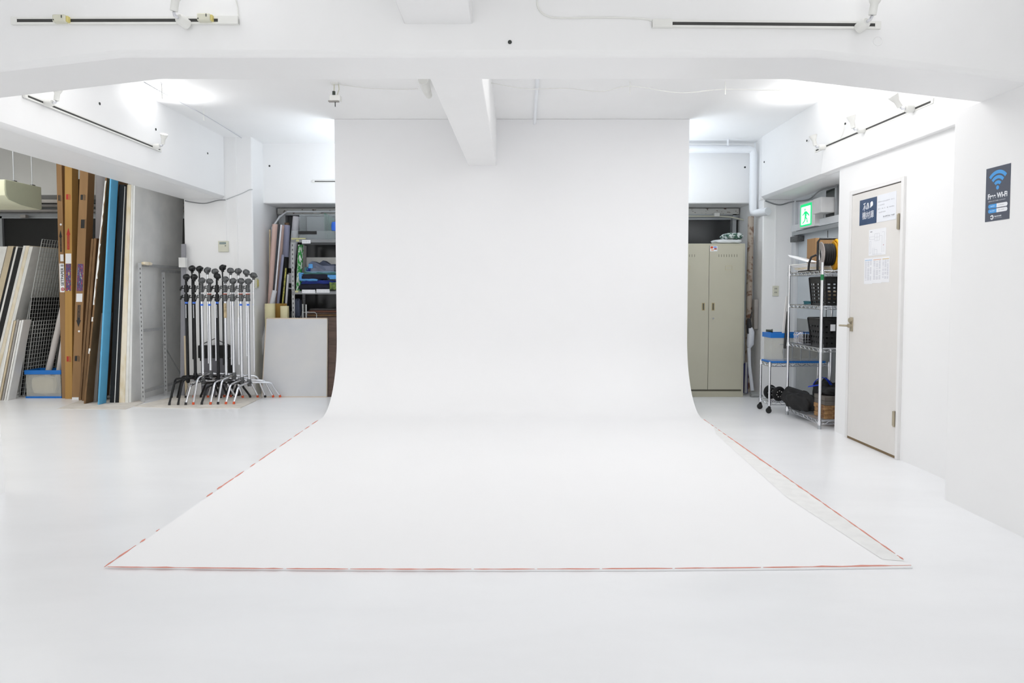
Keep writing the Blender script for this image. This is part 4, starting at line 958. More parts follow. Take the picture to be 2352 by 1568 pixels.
for z in (0.0, zt-fw*.8): m.hexa([lp(xa_, z), lp(xb_, z), lp(xb_, z, .03), lp(xa_, z, .03), lp(xa_+.0, z+fw*.8), lp(xb_, z+fw*.8), lp(xb_, z+fw*.8, .03), lp(xa_+.0, z+fw*.8, .03)] if z == 0 else [lp(xa_+.03, z), lp(xb_-.01, z), lp(xb_-.01, z, .03), lp(xa_+.03, z, .03), lp(xa_+.03, z+fw*.8), lp(xb_-.01, z+fw*.8), lp(xb_-.01, z+fw*.8, .03), lp(xa_+.03, z+fw*.8, .03)])
m.build('frame', WOODF, t)
MB().hexa([lp(xa_+.01, .01, -.002), lp(xb_-.006, .01, -.002), lp(xb_-.006, .01, .004), lp(xa_+.01, .01, .004), lp(xa_+.04, zt-.012, -.002), lp(xb_-.014, zt-.012, -.002), lp(xb_-.014, zt-.012, .004), lp(xa_+.04, zt-.012, .004)]).build('sheet', DIFF, t)
tag(MB().hexa([(xb_+.004, yD+.02, 0), (xb_+.36, yD+.02, 0), (xb_+.36, yD+.045, 0), (xb_+.004, yD+.045, 0), (xb_-.002, yD+.12, zt+.005), (xb_+.36, yD+.12, zt+.005), (xb_+.36, yD+.145, zt+.005), (xb_-.002, yD+.145, zt+.005)]).build('wood_board', BROWNW), 'dark brown wood board standing beside the frosted panel', 'board')
# cream paper sheet curled above the panel
def curl(cx_, r, a0, a1, z0, z1, m, name, lab, yy=8.55):
    mb = MB(); n = 14; pts = []
    for i in range(n+1):
        a = math.radians(a0+(a1-a0)*i/n); pts.append((math.cos(a), math.sin(a)))
    vs = []
    for z in (z0, z1):
        for rr in (r, r-.004):
            vs += [(cx_+c*rr*1.0, yy+s*rr, z) for c, s in pts]
    k = n+1; fs = []
    for i in range(n):
        fs += [(i, i+1, 2*k+i+1, 2*k+i), (k+i, 3*k+i, 3*k+i+1, k+i+1), (2*k+i, 2*k+i+1, 3*k+i+1, 3*k+i), (i, k+i, k+i+1, i+1)]
    fs += [(0, 2*k, 3*k, k), (n, k+n, 3*k+n, 2*k+n)]
    return tag(mb.add(vs, fs).build(name, m), lab, 'paper roll')
c = aY(636, 710, 8.55); zlo = zt-.15; zhi = aY(636, 697, 8.55).z
curl(aY(618, 700, 8.52).x, .062, 60, 400, .0, zhi, CREAM, 'cream_paper_roll', 'wide cream paper roll standing just behind the frosted panel', 8.55)
curl(aY(653, 700, 8.55).x, .052, -10, 330, .0, zhi-.03, CREAM, 'cream_paper_roll', 'narrower cream paper roll right of the wide one', 8.56)
tag(MB().box(aY(628, 700, 8.66).x, aY(660, 700, 8.66).x, 8.64, 8.645, .0, zhi+.0).build('tan_paper_sheet', TANP), 'curved tan paper sheet between the two cream rolls', 'paper sheet')
# upright rolls left of the shelf
def roll(label, m, pb, pt, Y, r, dY=.0, core=None, cat='paper roll', bands=(), name='paper_roll', ext=None):
    a = aY(pb[0], pb[1], Y); b = aY(pt[0], pt[1], Y+dY)
    if ext is not None:
        d = (b-a)/(b.z-a.z); a = a+d*(ext-a.z)
    t = thing(name, label, cat, (a.x, a.y, a.z), 'rolls standing in the left recess')
    MB().tube([a, b], r, 18).build('roll', m, t)
    if core: MB().tube([b-(b-a).normalized()*.002, b+(b-a).normalized()*.03], r*.75, 14).build('core', core, t)
    for (y0, y1, mm) in bands:
        def onax(py):
            z = aY(pt[0], py, Y).z; k = (z-a.z)/(b.z-a.z); return a.lerp(b, k)
        MB().tube([onax(y1), onax(y0)], r*1.02, 18).build('band', mm, t)
    return t
roll('thin tan strip roll at the far left of the recess', TANB, (620, 690), (620, 527), 8.88, .012, ext=.01)
roll('pink paper roll leaning against the left recess wall', PINK, (624, 665), (633, 515), 8.82, .040, ext=.9)
roll('black and white striped slim roll between two pink rolls', mat('charcoal_paper', (66, 66, 72), .7), (629.5, 665), (641, 515), 8.76, .015, ext=.9)
roll('slim white roll bound with the pink rolls', TUBEW, (633, 663), (646, 516), 8.73, .010, ext=.9)
roll('second pink paper roll right of the slim white one', PINK, (638, 668), (648, 517), 8.92, .028, ext=.9)
roll('short off white tube under the pink rolls', TUBEW, (624, 700), (631, 667), 8.70, .028, ext=.04)
roll('lavender paper roll with brown core and black lower half', LAV, (650, 700), (659, 517), 9.02, .042, core=mat('brown_core', (110, 86, 66), .8), bands=((590, 730, BLACKB),), ext=.04)
roll('lavender sheet edge left of the black roll', LAV, (638, 700), (650, 585), 8.84, .018, ext=.02)
roll('tall white paper roll leaning left of the shelf, its foot banded black', TUBEW, (661, 700), (681, 497), 9.14, .046, bands=((616, 627, BLACKB), (650, 660, BLACKB), (663, 760, BLACKB)), ext=.05)
roll('slim yellow patterned roll by the lavender roll', mat('yellow_pattern', (196, 190, 96), .6, var=.1, scale=30, rgb2=(90, 96, 60)), (649, 700), (657, 615), 8.74, .010, ext=.01)
roll('slim white roll next to the yellow patterned roll', TUBEW, (657, 700), (662, 630), 8.80, .014, ext=.01)
# steel shelf
YS = 8.62; xs0 = aY(669, 600, YS).x; xs1 = -1.72; zt1 = aY(700, 550, YS).z; zt2 = aY(700, 669, YS).z
sh = thing('steel_shelf', 'grey slotted angle shelving unit partly behind the cyclorama', 'shelving unit', ((xs0+xs1)/2, YS+.22, 0))
for x in (xs0, xs1):
    for y in (YS, YS+.44):
        MB().box(x, x+.036, y, y+.003, 0, zt1+.01).build('post', GALV if y == YS else STEEL, sh)
        MB().box(x, x+.003, y+.003, y+.036, 0, zt1+.01).build('post', GALV if y == YS else STEEL, sh) if False else None
k = MB(); z = .5
while z < zt1-.03: k.box(xs0+.012, xs0+.022, YS-.0008, YS+.0005, z, z+.024); z += .055
k.build('post_slots', DARKSLOT, sh)
for zz_ in (zt1, zt2, .93, .35):
    m = MB(); m.box(xs0, xs1+.036, YS-.003, YS, zz_-.035, zz_+.002); m.box(xs0, xs1+.036, YS, YS+.45, zz_-.004, zz_); m.box(xs0, xs1+.036, YS+.45, YS+.453, zz_-.035, zz_+.002)
    m.build('shelf_board', mat('shelf_grey_enamel', (136, 138, 140), .5, .1, var=.08), sh)
def plate(name, lab, m, x0, x1, py0, py1, Y, par):
    a = aY(x0, py1, Y); b = aY(x1, py0, Y)
    return MB().box(a.x, b.x, Y-.002, Y, a.z, b.z).build(name, m, par)
for i, (x0, x1, y0, y1) in enumerate(((694, 713, 551, 559), (694, 724, 665, 673), (727, 757, 664, 672))):
    pl = plate('shelf_label', '', PAPER, x0, x1, y0, y1, YS-.0035, sh)
    a = aY(x0+1.5, y1-2, YS-.0058); h_ = aY(x0, y0+2, YS).z-aY(x0, y1-2, YS).z
    text(('養生布', 'グリーンバック', 'ブルーバック')[i] if False else ('背景布', '布アリ・ムジ白', 'モヨウあり布')[i], a, (1, 0, 0), (0, 0, 1), h_, (aY(x1-1.5, 600, YS).x-a.x), GREYINK, pl)
for (x, y) in ((672, 548), (682, 552), (680, 669)): plate('tape_piece', '', YTAPE, x-2, x+5, y-2, y+2.5, YS-.004, sh)
# on the top board
ac0 = aY(688, 548, YS+.1); ac1 = aY(768, 492, YS+.1)
t = thing('acrylic_box', 'clear acrylic box of thin sheets on the top shelf', 'box', ((ac0.x-1.85)/2, YS+.2, zt1+.001))
za = zt1+.002; zb_ = ac1.z
MB().box(ac0.x, -1.9, YS+.10, YS+.104, za, zb_).build('front_sheet', ACRY, t)
MB().box(ac0.x, ac0.x+.004, YS+.105, YS+.35, za, zb_).build('side_sheet', ACRY, t)
MB().box(aY(705, 500, YS+.2).x, aY(745, 500, YS+.2).x, YS+.2, YS+.204, za, zb_-.02).build('inner_sheet', mat('smoky_sheet', (150, 154, 160), .2, alpha=.55), t)
f0_ = aY(669, 548, YS+.02); f1_ = aY(768, 530, YS+.02)
t = thing('acrylic_sheet', 'long low clear acrylic sheet with a black strip, front of the top shelf', 'acrylic sheet', (-2.2, YS+.02, zt1+.001))
MB().box(f0_.x, -1.75, YS+.02, YS+.024, za, f1_.z).build('sheet', ACRY, t)
a = aY(685, 538, YS+.018); b = aY(727.5, 530.5, YS+.018); MB().box(a.x, b.x, YS+.016, YS+.0198, a.z, b.z).build('black_strip', BLACKB, t)
a = aY(669, 549, YS+.018); b = aY(702, 547, YS+.018); MB().box(a.x, b.x, YS+.016, YS+.0198, max(a.z, za), b.z+.004).build('yellow_tape_strip', YTAPE, t)
a = aY(747, 548, YS+.2); b = aY(762, 492, YS+.3)
for i in range(5):
    tag(MB().box(a.x+.002+.014*i, a.x+.01+.014*i, YS+.16, YS+.40, za, b.z-.008*i).build('glass_sheet', mat('greenish_glass_edge', (96, 140, 124), .2, alpha=.7)), ['greenish sheet', 'second greenish sheet', 'third greenish sheet', 'fourth greenish sheet', 'fifth greenish sheet'][i]+' standing at the right of the top shelf', 'sheet', 'greenish sheets on the top shelf')
a = aY(760, 530, YS+.1); b = aY(775, 511, YS+.1)
tag(MB().lump(((a.x+b.x)/2+.03, YS+.062, (a.z+b.z)/2), (.10, .05, b.z-a.z+.01), 5, .1).build('blue_bottle', BLUEC if False else mat('bright_blue_plastic', (40, 104, 214), .4)), 'bright blue item at the cyclorama edge of the top shelf', 'container')
a = aY(764, 508, YS+.25); tag(MB().box(a.x, a.x+.1, YS+.42, YS+.45, za, aY(764, 498, YS+.25).z).build('green_box', mat('emerald_plastic', (20, 150, 100), .4)), 'green box at the cyclorama edge of the top shelf', 'box')
# between the boards
roll('green and white patterned wrapping roll inside the shelf', GREENW, (686, 664), (691, 562), YS+.2, .034, ext=zt2+.005)
roll('grey roll behind the green patterned roll', GREYB, (697, 664), (700, 564), YS+.34, .025, ext=zt2+.005)
a = aY(705, 664, YS+.43); tag(MB().box(a.x, -1.8, YS+.42, YS+.44, zt2+.002, aY(720, 591, YS+.43).z).build('white_board', WHITEB), 'white board standing behind the folded cloths', 'board')
def cloth(label, m, x0, x1, y0, y1, Y, dep, seed, name='folded_cloth'):
    a = aY(x0, y1, Y); b = aY(x1, y0, Y)
    return tag(MB().lump(((a.x+b.x)/2, Y+dep/2, (a.z+b.z)/2), ((b.x-a.x), dep, (b.z-a.z)), seed, .1, n=12, sq=.82).build(name, m, sharp=80), label, 'folded cloth', 'folded cloths on the shelf')
cloth('black blue folded cloth at the bottom of the pile', NAVYC, 688, 775, 651, 665, YS+.05, .3, 1)
cloth('royal blue folded cloth second from the bottom', BLUEC, 692, 768, 643.5, 652, YS+.05, .3, 2)
cloth('light blue folded cloth in the middle of the pile', LBLUEC, 687, 730, 640, 645.5, YS+.04, .3, 3)
cloth('light blue cloth corner sticking out at left of the pile', LBLUEC, 686, 697, 626, 644, YS+.06, .2, 31)
cloth('navy folded cloth above the light blue one', NAVYC, 691, 764, 629, 641, YS+.05, .3, 4)
cloth('teal folded cloth edge above the navy cloth', TEALC, 693, 770, 625, 630, YS+.06, .3, 5)
cloth('pale blue folded cloth edge', mat('pale_blue_cloth', (120, 156, 176), .9, bump=.3), 700, 770, 623, 626.5, YS+.055, .3, 51)
cloth('royal blue crumpled cloth under the slate ones', BLUEC, 703, 740, 613, 625, YS+.07, .25, 6)
cloth('teal cloth corner at left under the slate cloths', TEALC, 699, 710, 613, 625, YS+.07, .2, 61)
cloth('light slate crumpled cloth hanging over the pile', mat('light_slate_cloth', (116, 122, 140), .9, var=.15, bump=.3), 713, 768, 610, 625, YS+.06, .28, 7)
def peak(label, m, pts, Y, dep):
    p = [aY(x, y, Y) for x, y in pts]
    o = MB().prism(p[::-1], (0, dep, 0)).build('draped_cloth', m, bevel=.008); return tag(o, label, 'draped cloth', 'draped cloths on top of the pile')
peak('slate grey cloth rising to a peak on the pile', SLATEC, [(722, 612), (742, 597.5), (756, 607), (768, 606), (772, 622), (760, 624), (740, 616)], YS+.16, .16)
peak('blue grey cloth draped over the left of the pile', mat('blue_grey_cloth', (96, 104, 124), .9, bump=.3), [(708, 604), (717, 599), (734, 607), (752, 617), (766, 622), (768, 626), (735, 618), (718, 613), (709, 610)], YS+.06, .2)
cloth('light blue cloth tuck showing under the draped cloth', LBLUEC, 708, 718, 606, 616, YS+.055, .15, 71)
cloth('bright blue twisted cloth at the cyclorama edge', LBLUEC, 752, 772, 631, 641, YS+.045, .12, 8)
cloth('green patterned cloth at the cyclorama edge', mat('camouflage_cloth', (120, 140, 70), .9, rgb2=(60, 80, 60), scale=30), 757, 775, 648, 665, YS+.043, .12, 9)
# lower level
a = aY(695, 727, YS+.04); zl = .932
t = thing('wire_stand', 'white wire holders standing in front of brown boards', 'wire holder', (a.x+.06, YS+.03, zl))
for (x, y0) in ((695.5, 698), (703, 699)): p = aY(x, y0, YS+.03); MB().cyl((p.x, YS+.03, zl+.002), (p.x, YS+.03, p.z), .009, n=8).build('upright', WIREW, t)
p = aY(695, 717, YS+.03); q = aY(727, 717, YS+.03)
MB().tube([(p.x, YS+.03, p.z), (q.x-.02, YS+.03, p.z), (q.x, YS+.03, p.z-.02), (q.x, YS+.03, zl+.002)], .005, 6).build('hook', WIREW, t)
for i in range(5):
    p = aY(701+3*i, 727-4.5*i, YS+.10); tag(MB().box(p.x, -1.8, YS+.07, YS+.36, zl+.002+.024*i, zl+.021+.024*i).build('brown_board', [BROWNW, CARDD, BROWNW, mat('red_brown_board', (104, 62, 44), .7), mat('dark_board', (60, 56, 54), .6)][i]), ['lowest brown board', 'second brown board', 'third brown board', 'reddish brown board', 'dark top board'][i]+' of the flat stack on the lower shelf', 'board', 'boards stacked flat on the lower shelf')
p = aY(683, 720, YS+.1); tag(MB().lump((p.x, YS+.12, zl+.12), (.07, .1, .22), 11, .2).build('cloth_bundle', SLATEC), 'grey cloth bundle behind the shelf post, lower level', 'cloth')

# ================================================================ locker
xr = aY(1710, 740, 8.3).x; xl_ = xr-.88; xm = aY(1627, 740, 8.3).x; zt = aY(1650, 559, 8.3).z
lk = thing('locker', 'beige grey two door steel locker beside the cyclorama', 'locker', ((xr+xl_)/2, 8.55, 0))
MB().box(xl_, xr, 8.312, 8.8, 0, zt).build('body', LOCK, lk, bevel=.003)
MB().box(xl_+.012, xr-.0255, 8.310, 8.3125, .07, zt-.03).build('door_gap', LOCKD, lk)
zb2 = aY(1650, 894, 8.3).z; zt2_ = aY(1650, 564, 8.3).z
for (x0, x1, s) in ((xl_+.014, xm-.002, 1), (xm+.002, xr-.026, -1)):
    d = MB().box(x0, x1, 8.292, 8.310, zb2, zt2_).build('door', LOCK, lk, bevel=.002)
    xc = aY(1674, 600, 8.29).x if s < 0 else xl_+(xr-aY(1674, 600, 8.29).x)-.02
    v = MB()
    for i in range(8): v.box(xc-.06+.0305*(i-2), xc-.055+.0305*(i-2), 8.2905, 8.2925, aY(0, 590, 8.29).z, aY(0, 584, 8.29).z)
    v.build('vent_slots', LOCKD, d)
    c = aY(1674.5, 615, 8.29); c.x = xc
    nm = MB(); nm.box(c.x-.042, c.x+.042, 8.289, 8.292, c.z-.026, c.z-.021); nm.box(c.x-.042, c.x+.042, 8.289, 8.292, c.z+.021, c.z+.026); nm.box(c.x-.042, c.x-.037, 8.289, 8.292, c.z-.026, c.z+.026); nm.box(c.x+.037, c.x+.042, 8.289, 8.292, c.z-.026, c.z+.026)
    nm.build('name_holder', mat('name_holder_metal', (186, 180, 150), .4, .2), d)
    hx = aY(1615.5 if s > 0 else 1638, 704, 8.29); 
    MB().box(hx.x-.017, hx.x+.017, 8.2895, 8.2925, hx.z-.045, hx.z+.045).build('recessed_handle', mat('handle_trim', (176, 160, 118), .35, .4), d, bevel=.001)
    MB().box(hx.x-.009, hx.x+.009, 8.288, 8.2935, hx.z-.038, hx.z+.038).build('handle_slot', LOCKD, d)
kx = aY(1638, 731, 8.29); MB().cyl((kx.x, 8.283, kx.z), (kx.x, 8.293, kx.z), .010, n=14).build('keyhole_disc', CHROME, lk)
for z in (1.72, .95, .22): MB().box(xr-.026, xr-.008, 8.300, 8.3115, z-.04, z+.04).build('hinge', LOCK, lk)
a = aY(1631, 577, 8.288); b = aY(1648, 565, 8.288)
st = MB().box(a.x, b.x, 8.2895, 8.2915, a.z, b.z).build('sticker', PAPER, lk)
for (u0, u1, v0, v1, mm) in ((.05, .4, .55, .95, ORANGE), (.45, .9, .7, .9, BLUET), (.15, .5, .1, .45, mat('pale_orange_print', (224, 184, 160), .6)), (.55, .9, .35, .6, REDINK)):
    MB().box(a.x+(b.x-a.x)*u0, a.x+(b.x-a.x)*u1, 8.2885, 8.2898, a.z+(b.z-a.z)*v0, a.z+(b.z-a.z)*v1).build('sticker_print', mm, st)
cl = aY(1665, 551, 8.45)
tag(MB().lump((aY(1670, 551, 8.45).x, 8.5, zt+.032), (.30, .26, .05), 12, .12, n=12, sq=.5).build('white_cloth', WHITEC, sharp=80), 'white cloth lying on the locker top', 'cloth')
tag(MB().lump((aY(1684, 548, 8.45).x, 8.48, zt+.098), (.22, .2, .07), 14, .2, n=12, sq=.4, rot=.3).build('green_cloth', GREENC, sharp=80), 'crumpled green and white cloth on top of the white cloth', 'cloth')

# stick vacuum cleaner behind the locker
xv = aY(1719, 780, 8.42).x
vc = thing('vacuum_cleaner', 'white stick vacuum cleaner with black handle right of the locker', 'vacuum cleaner', (xv, 8.42, 0))
Z_ = lambda y: aY(1719, y, 8.42).z
X_ = lambda x: aY(x, 800, 8.42).x
MB().tube([(X_(1722), 8.42, Z_(752)), (X_(1724), 8.42, Z_(762)), (X_(1723), 8.42, Z_(790)), (X_(1720), 8.42, Z_(798))], [.028, .042, .042, .022], 18).build('dust_cup', mat('vacuum_white', (206, 210, 218), .35), vc)
MB().tube([(X_(1719), 8.42, Z_(732)), (X_(1721), 8.42, Z_(753))], [.022, .03], 14).build('motor_body', BLACK, vc)
MB().tube([(X_(1717), 8.41, Z_(731)), (X_(1714.5), 8.40, Z_(745)), (X_(1715.5), 8.40, Z_(763)), (X_(1719), 8.41, Z_(766))], .012, 10).build('handle', BLACK, vc)
MB().tube([(X_(1722), 8.42, Z_(732)), (X_(1726), 8.42, Z_(716))], .008, 8).build('grip_end', BLACK, vc)
MB().tube([(X_(1720), 8.42, Z_(798)), (X_(1722), 8.42, Z_(840)), (X_(1728), 8.40, Z_(896))], [.022, .02, .022], 14).build('tube', mat('vacuum_white', (206, 210, 218), .35), vc)
MB().hexa([(X_(1718), 8.28, .006), (X_(1748), 8.30, .006), (X_(1742), 8.38, .006), (X_(1722), 8.4, .006), (X_(1720), 8.29, .03), (X_(1745), 8.31, .03), (X_(1738), 8.38, .05), (X_(1724), 8.4, .05)]).build('floor_head', mat('vacuum_head_grey', (150, 152, 152), .45), vc, bevel=.006)
tag(MB().box(X_(1711)+.01, X_(1722), 8.46, 8.50, .02, Z_(835)).build('dustpan', mat('deep_blue_plastic', (46, 50, 118), .5), bevel=.01), 'dark blue dustpan standing between locker and vacuum cleaner', 'dustpan')
tag(MB().tube([(X_(1716), 8.45, .03), (X_(1717), 8.455, Z_(832))], [.018, .014], 10).build('broom_handle', mat('grey_handle', (160, 160, 164), .5)), 'short grey handle in front of the blue dustpan', 'handle')

# ================================================================ side wall with emergency exit door
XE = 3.37
wallx = struct('wall_right_exit', MB().box(XE, XE+.05, 6.1, YCOL+.01, 0, 2.37), mat('grey_white_door_wall', (206, 209, 212), .5, var=.02))
zf0 = aX(1812, 530, XE); zf1 = aX(1926, 502, XE)
d2 = MB().box(XE-.018, XE+.002, 7.0, 8.18, .02, zf0.z-.03).build('door_2', mat('pale_blue_grey_door', (198, 205, 211), .45, var=.02)); d2['kind'] = 'structure'
MB().box(XE-.022, XE-.017, 7.0, 8.18, .02, .95).build('lower_panel', mat('grey_door_panel', (158, 161, 162), .5, var=.05), d2)
m = MB(); m.box(XE-.05, XE, 6.5, 8.32, zf0.z-.03, zf0.z+.045); m.box(XE-.045, XE, 8.19, 8.235, 0, zf0.z-.03); m.box(XE-.04, XE, 8.24, 8.27, 0, 2.33); m.box(XE-.03, XE, 6.94, 6.99, 0, zf0.z-.03)
m.build('door_frame', mat('pale_painted_frame', (214, 217, 220), .45, var=.02), d2)
MB().box(XE-.09, XE-.05, 7.05, 8.2, zf0.z-.085, zf0.z-.045).build('closer_rail', ALU, d2)
cc = aX(1834, 548, XE-.05); MB().box(XE-.10, XE-.02, cc.y-.09, cc.y+.12, cc.z-.035, cc.z+.03).build('door_closer', GREYM, d2, bevel=.006)
MB().box(XE-.0225, XE-.0165, 7.42, 7.425, .95, zf0.z-.09).build('panel_joint', DARKSLOT, d2)
MB().box(XE-.0235, XE-.02, 7.56, 7.78, 1.30, 1.40).build('white_notice', PAPER, d2)
# transom: glazing, boxes
for (y0, y1, m_) in ((7.86, 8.22, mat('pale_panel', (206, 210, 215), .5)), (7.28, 7.5, GLASSD), (7.12, 7.2, GLASSD), (6.7, 6.98, GLASSD)):
    MB().box(XE-.012, XE-.0005, y0, y1, zf0.z+.05, 2.34).build('transom_pane', m_, d2)
for y in (7.24, 7.06): MB().box(XE-.03, XE-.0005, y-.02, y+.02, zf0.z+.05, 2.36).build('transom_mullion', ALU, d2)
XS = XE-.10
s0 = aX(1838, 520, XS); s1 = aX(1864, 514, XS); s3 = aX(1864, 465, XS); s2 = aX(1838, 474, XS)
ex = thing('exit_sign', 'lit green and white running man exit sign over the door', 'exit sign', (XS+.05, (s0.y+s1.y)/2, s0.z-.02))
sz0, sz1 = (s0.z+s1.z)/2-.008, (s2.z+s3.z)/2+.008; sy0, sy1 = s1.y-.08, s0.y+.02
MB().box(XS, XE-.001, sy0, sy1, sz0-.02, sz1+.02).build('housing', mat('sign_housing', (226, 226, 226), .5), ex, bevel=.003)
ya, yb = s1.y, s0.y
MB().box(XS-.002, XS+.001, ya, yb, sz0, sz1).build('green_border', GREENS, ex)
MB().box(XS-.003, XS-.001, ya+.03, yb-.03, sz0+.018, sz1-.03).build('white_panel', WHITES, ex)
def mp(u, v): return (XS-.0032, yb-.03-u*(yb-ya-.06), sz0+.018+v*(sz1-sz0-.048))
g = MB()
def gp(pts): g.prism([mp(*p) for p in pts], (-.0006, 0, 0))
cxy = V(mp(.42, .83)); g.lathe([(.014, 0), (.014, .0006)], cxy, (-1, 0, 0), 14)
gp([(.38, .74), (.62, .72), (.60, .42), (.40, .40)]); gp([(.38, .74), (.20, .58), (.10, .60), (.12, .54), (.25, .52), (.42, .62)])
gp([(.60, .72), (.78, .60), (.92, .46), (.84, .42), (.72, .52), (.58, .60)])
gp([(.40, .44), (.36, .24), (.14, .10), (.20, .04), (.46, .20), (.54, .42)]); gp([(.50, .44), (.70, .30), (.74, .08), (.64, .08), (.62, .26), (.46, .38)])
g.build('running_man', GREENS, ex, smooth=False)
tag(MB().box(XE-.16, XE-.001, 7.28, 7.48, aX(1880, 492, XE-.1).z, aX(1880, 458, XE-.1).z).build('switch_box', mat('box_white', (214, 214, 214), .5), bevel=.004), 'plain white box beside the lit exit sign', 'box')
cable('wall_cable', 'grey cable sagging under the beam above the exit sign', [(3.04, 8.415, 2.35), (3.2, 8.40, 2.30), (3.33, 8.36, 2.33), (3.34, 7.9, 2.30), (3.30, 7.5, 2.345), (3.34, 7.2, 2.34)], .008, mat('grey_cable', (130, 132, 134), .6))

# ================================================================ chrome wire racks
def wshelf(x0, x1, y0, y1, z, parent, n=9, step=.024):
    m = MB()
    for zz_ in (z, z-.028):
        m.tube([(x0, y0, zz_), (x1, y0, zz_), (x1, y1, zz_), (x0, y1, zz_), (x0, y0, zz_)], .0042, 6)
    def zig(a, b):
        L = (b-a).length; k = max(2, int(L/.045)); pts = [a.lerp(b, i/k)-V((0, 0, .028 if i % 2 else 0)) for i in range(k+1)]
        m.tube(pts, .003, 5)
    c = [V((x0, y0, z)), V((x1, y0, z)), V((x1, y1, z)), V((x0, y1, z))]
    for i in range(4): zig(c[i], c[(i+1) % 4])
    if (y1-y0) > (x1-x0):
        y = y0+step
        while y < y1: m.tube([(x0, y, z), (x1, y, z)], .0018, 4, cap=False); y += step
        m.tube([((x0+x1)/2, y0, z-.004), ((x0+x1)/2, y1, z-.004)], .003, 5)
    else:
        x = x0+step
        while x < x1: m.tube([(x, y0, z), (x, y1, z)], .0018, 4, cap=False); x += step
        m.tube([(x0, (y0+y1)/2, z-.004), (x1, (y0+y1)/2, z-.004)], .003, 5)
    return m.build('wire_shelf', CHROME, parent)
def rack(name, label, x0, x1, y0, y1, zs, top, casters, rp=.0125):
    t = thing(name, label, 'wire rack', ((x0+x1)/2, (y0+y1)/2, 0))
    for x in (x0, x1):
        for y in (y0, y1):
            zb = .075 if casters else .012
            p = MB().cyl((x, y, zb), (x, y, top), rp, n=14).build('post', CHROME, t)
            for z in zs: MB().lathe([(.0125, -.034), (.018, -.032), (.0165, .006), (.013, .008)], (x, y, z), (0, 0, 1), 14).build('collar', CHROME, p)
            if casters:
                k = MB(); k.cyl((x, y, .06), (x, y, .078), .012, n=10); k.box(x-.014, x+.014, y-.012, y+.012, .045, .064); cs = k.build('caster', BLACKM, t)
                MB().cyl((x-.010, y-.014, .029), (x-.001, y+.012, .029), .029, n=20).build('wheel', RUBBER, cs, bevel=.003)
            else: MB().lathe([(.015, 0), (.015, .03), (.0145, .034)], (x, y, 0), (0, 0, 1), 12).build('foot', ALU, t)
    for z in zs: wshelf(x0, x1, y0, y1, z, t)
    return t
bn, bf = fl(1882, 986), fl(1801, 951)
RX0, RY0, RY1 = 2.83, bn.y+.02, 7.12; RX1 = 3.27
RZ = [aY(1890, 622, RY0).z, aY(1890, 703, RY0).z, aY(1888, 801, RY0).z, .075]
print('RACK', RX0, RY0, RY1, RZ, bf)
big = rack('wire_rack', 'tall chrome wire rack with four shelves beside the white wall end', RX0, RX1, RY0, RY1, RZ, aY(1890, 602, RY0).z, False, .0135)
MB().lathe([(.0145, 0), (.0145, .055)], (RX0, RY0, aY(1890, 643, RY0).z), (0, 0, 1), 14).build('green_tag', GREENTAG, big)
MB().lathe([(.0145, 0), (.0145, .06)], (RX0, RY0, .80), (0, 0, 1), 14).build('paper_sleeve', PAPER, big) if False else None
CX0, CX1, CY0, CY1 = 2.675, 3.29, 7.2, 7.46
CZ = [aY(1772, 835, CY0).z, .115]
cart = rack('wire_cart', 'low chrome wire cart on black casters behind the tall rack', CX0, CX1, CY0, CY1, CZ, CZ[0]+.02, True, .012)
zc_ = CZ[0]+.006
# blue rimmed clear crate on the cart
bx0, bx1 = CX0+.005, CX1-.03; bz1 = aY(1770, 765, CY0).z
t = thing('storage_box', 'big clear plastic box with blue rim and base on the cart', 'storage box', ((bx0+bx1)/2, (CY0+CY1)/2, zc_))
y0_, y1_ = CY0+.01, CY1-.01
m = MB()
for (a, b, c_, d) in ((bx0+.02, bx1-.02, y0_+.012, y0_+.015), (bx0+.02, bx1-.02, y1_-.015, y1_-.012), (bx0+.016, bx0+.019, y0_+.015, y1_-.015), (bx1-.019, bx1-.016, y0_+.015, y1_-.015)): m.box(a, b, c_, d, zc_+.02, bz1-.03)
m.build('clear_walls', CLEARP, t)
m = MB()
for (a, b, c_, d) in ((bx0, bx1, y0_, y0_+.02), (bx0, bx1, y1_-.02, y1_), (bx0, bx0+.02, y0_+.02, y1_-.02), (bx1-.02, bx1, y0_+.02, y1_-.02)): m.box(a, b, c_, d, bz1-.05, bz1)
m.build('rim', BLUEL, t, bevel=.003); MB().box(bx0, bx1, y0_, y1_, zc_, zc_+.02).build('base', BLUEL, t, bevel=.003)
m = MB()
for i in range(5):
    x = bx0+.14+.09*i; m.box(x, x+.006, y0_+.008, y0_+.012, zc_+.02, zc_+.2)
m.box(bx0+.1, bx1-.02, y0_+.008, y0_+.012, zc_+.19, zc_+.196); m.build('moulded_ribs', mat('pale_grey_rib', (160, 166, 172), .4), t)
tag(MB().lump(((bx0+bx1)/2+.07, (y0_+y1_)/2, zc_+.10), (.33, .14, .13), 15, .08).build('dark_bag', mat('slate_bag', (70, 76, 90), .8)), 'dark contents seen through the blue rimmed box', 'bag')
tag(MB().tube([(bx0+.0, CY0+.14, bz1+.02), (bx0+.05, CY0+.13, bz1+.018), (bx0+.062, CY0+.13, bz1+.018)], [.012, .013, .02], 12).build('clamp', mat('dark_green_clamp', (46, 56, 44), .5)), 'dark green and black clamp lying on the box corner', 'clamp')
a = aY(1794, 765, 7.26); b = aY(1804, 680, 7.30)
tag(slab((a.x, 7.22, bz1+.001), (b.x-.02, 7.22, b.z), .038, .02).build('white_board', mat('white_narrow_board', (226, 224, 222), .6)), 'narrow white board leaning on the rack post above the box', 'board')
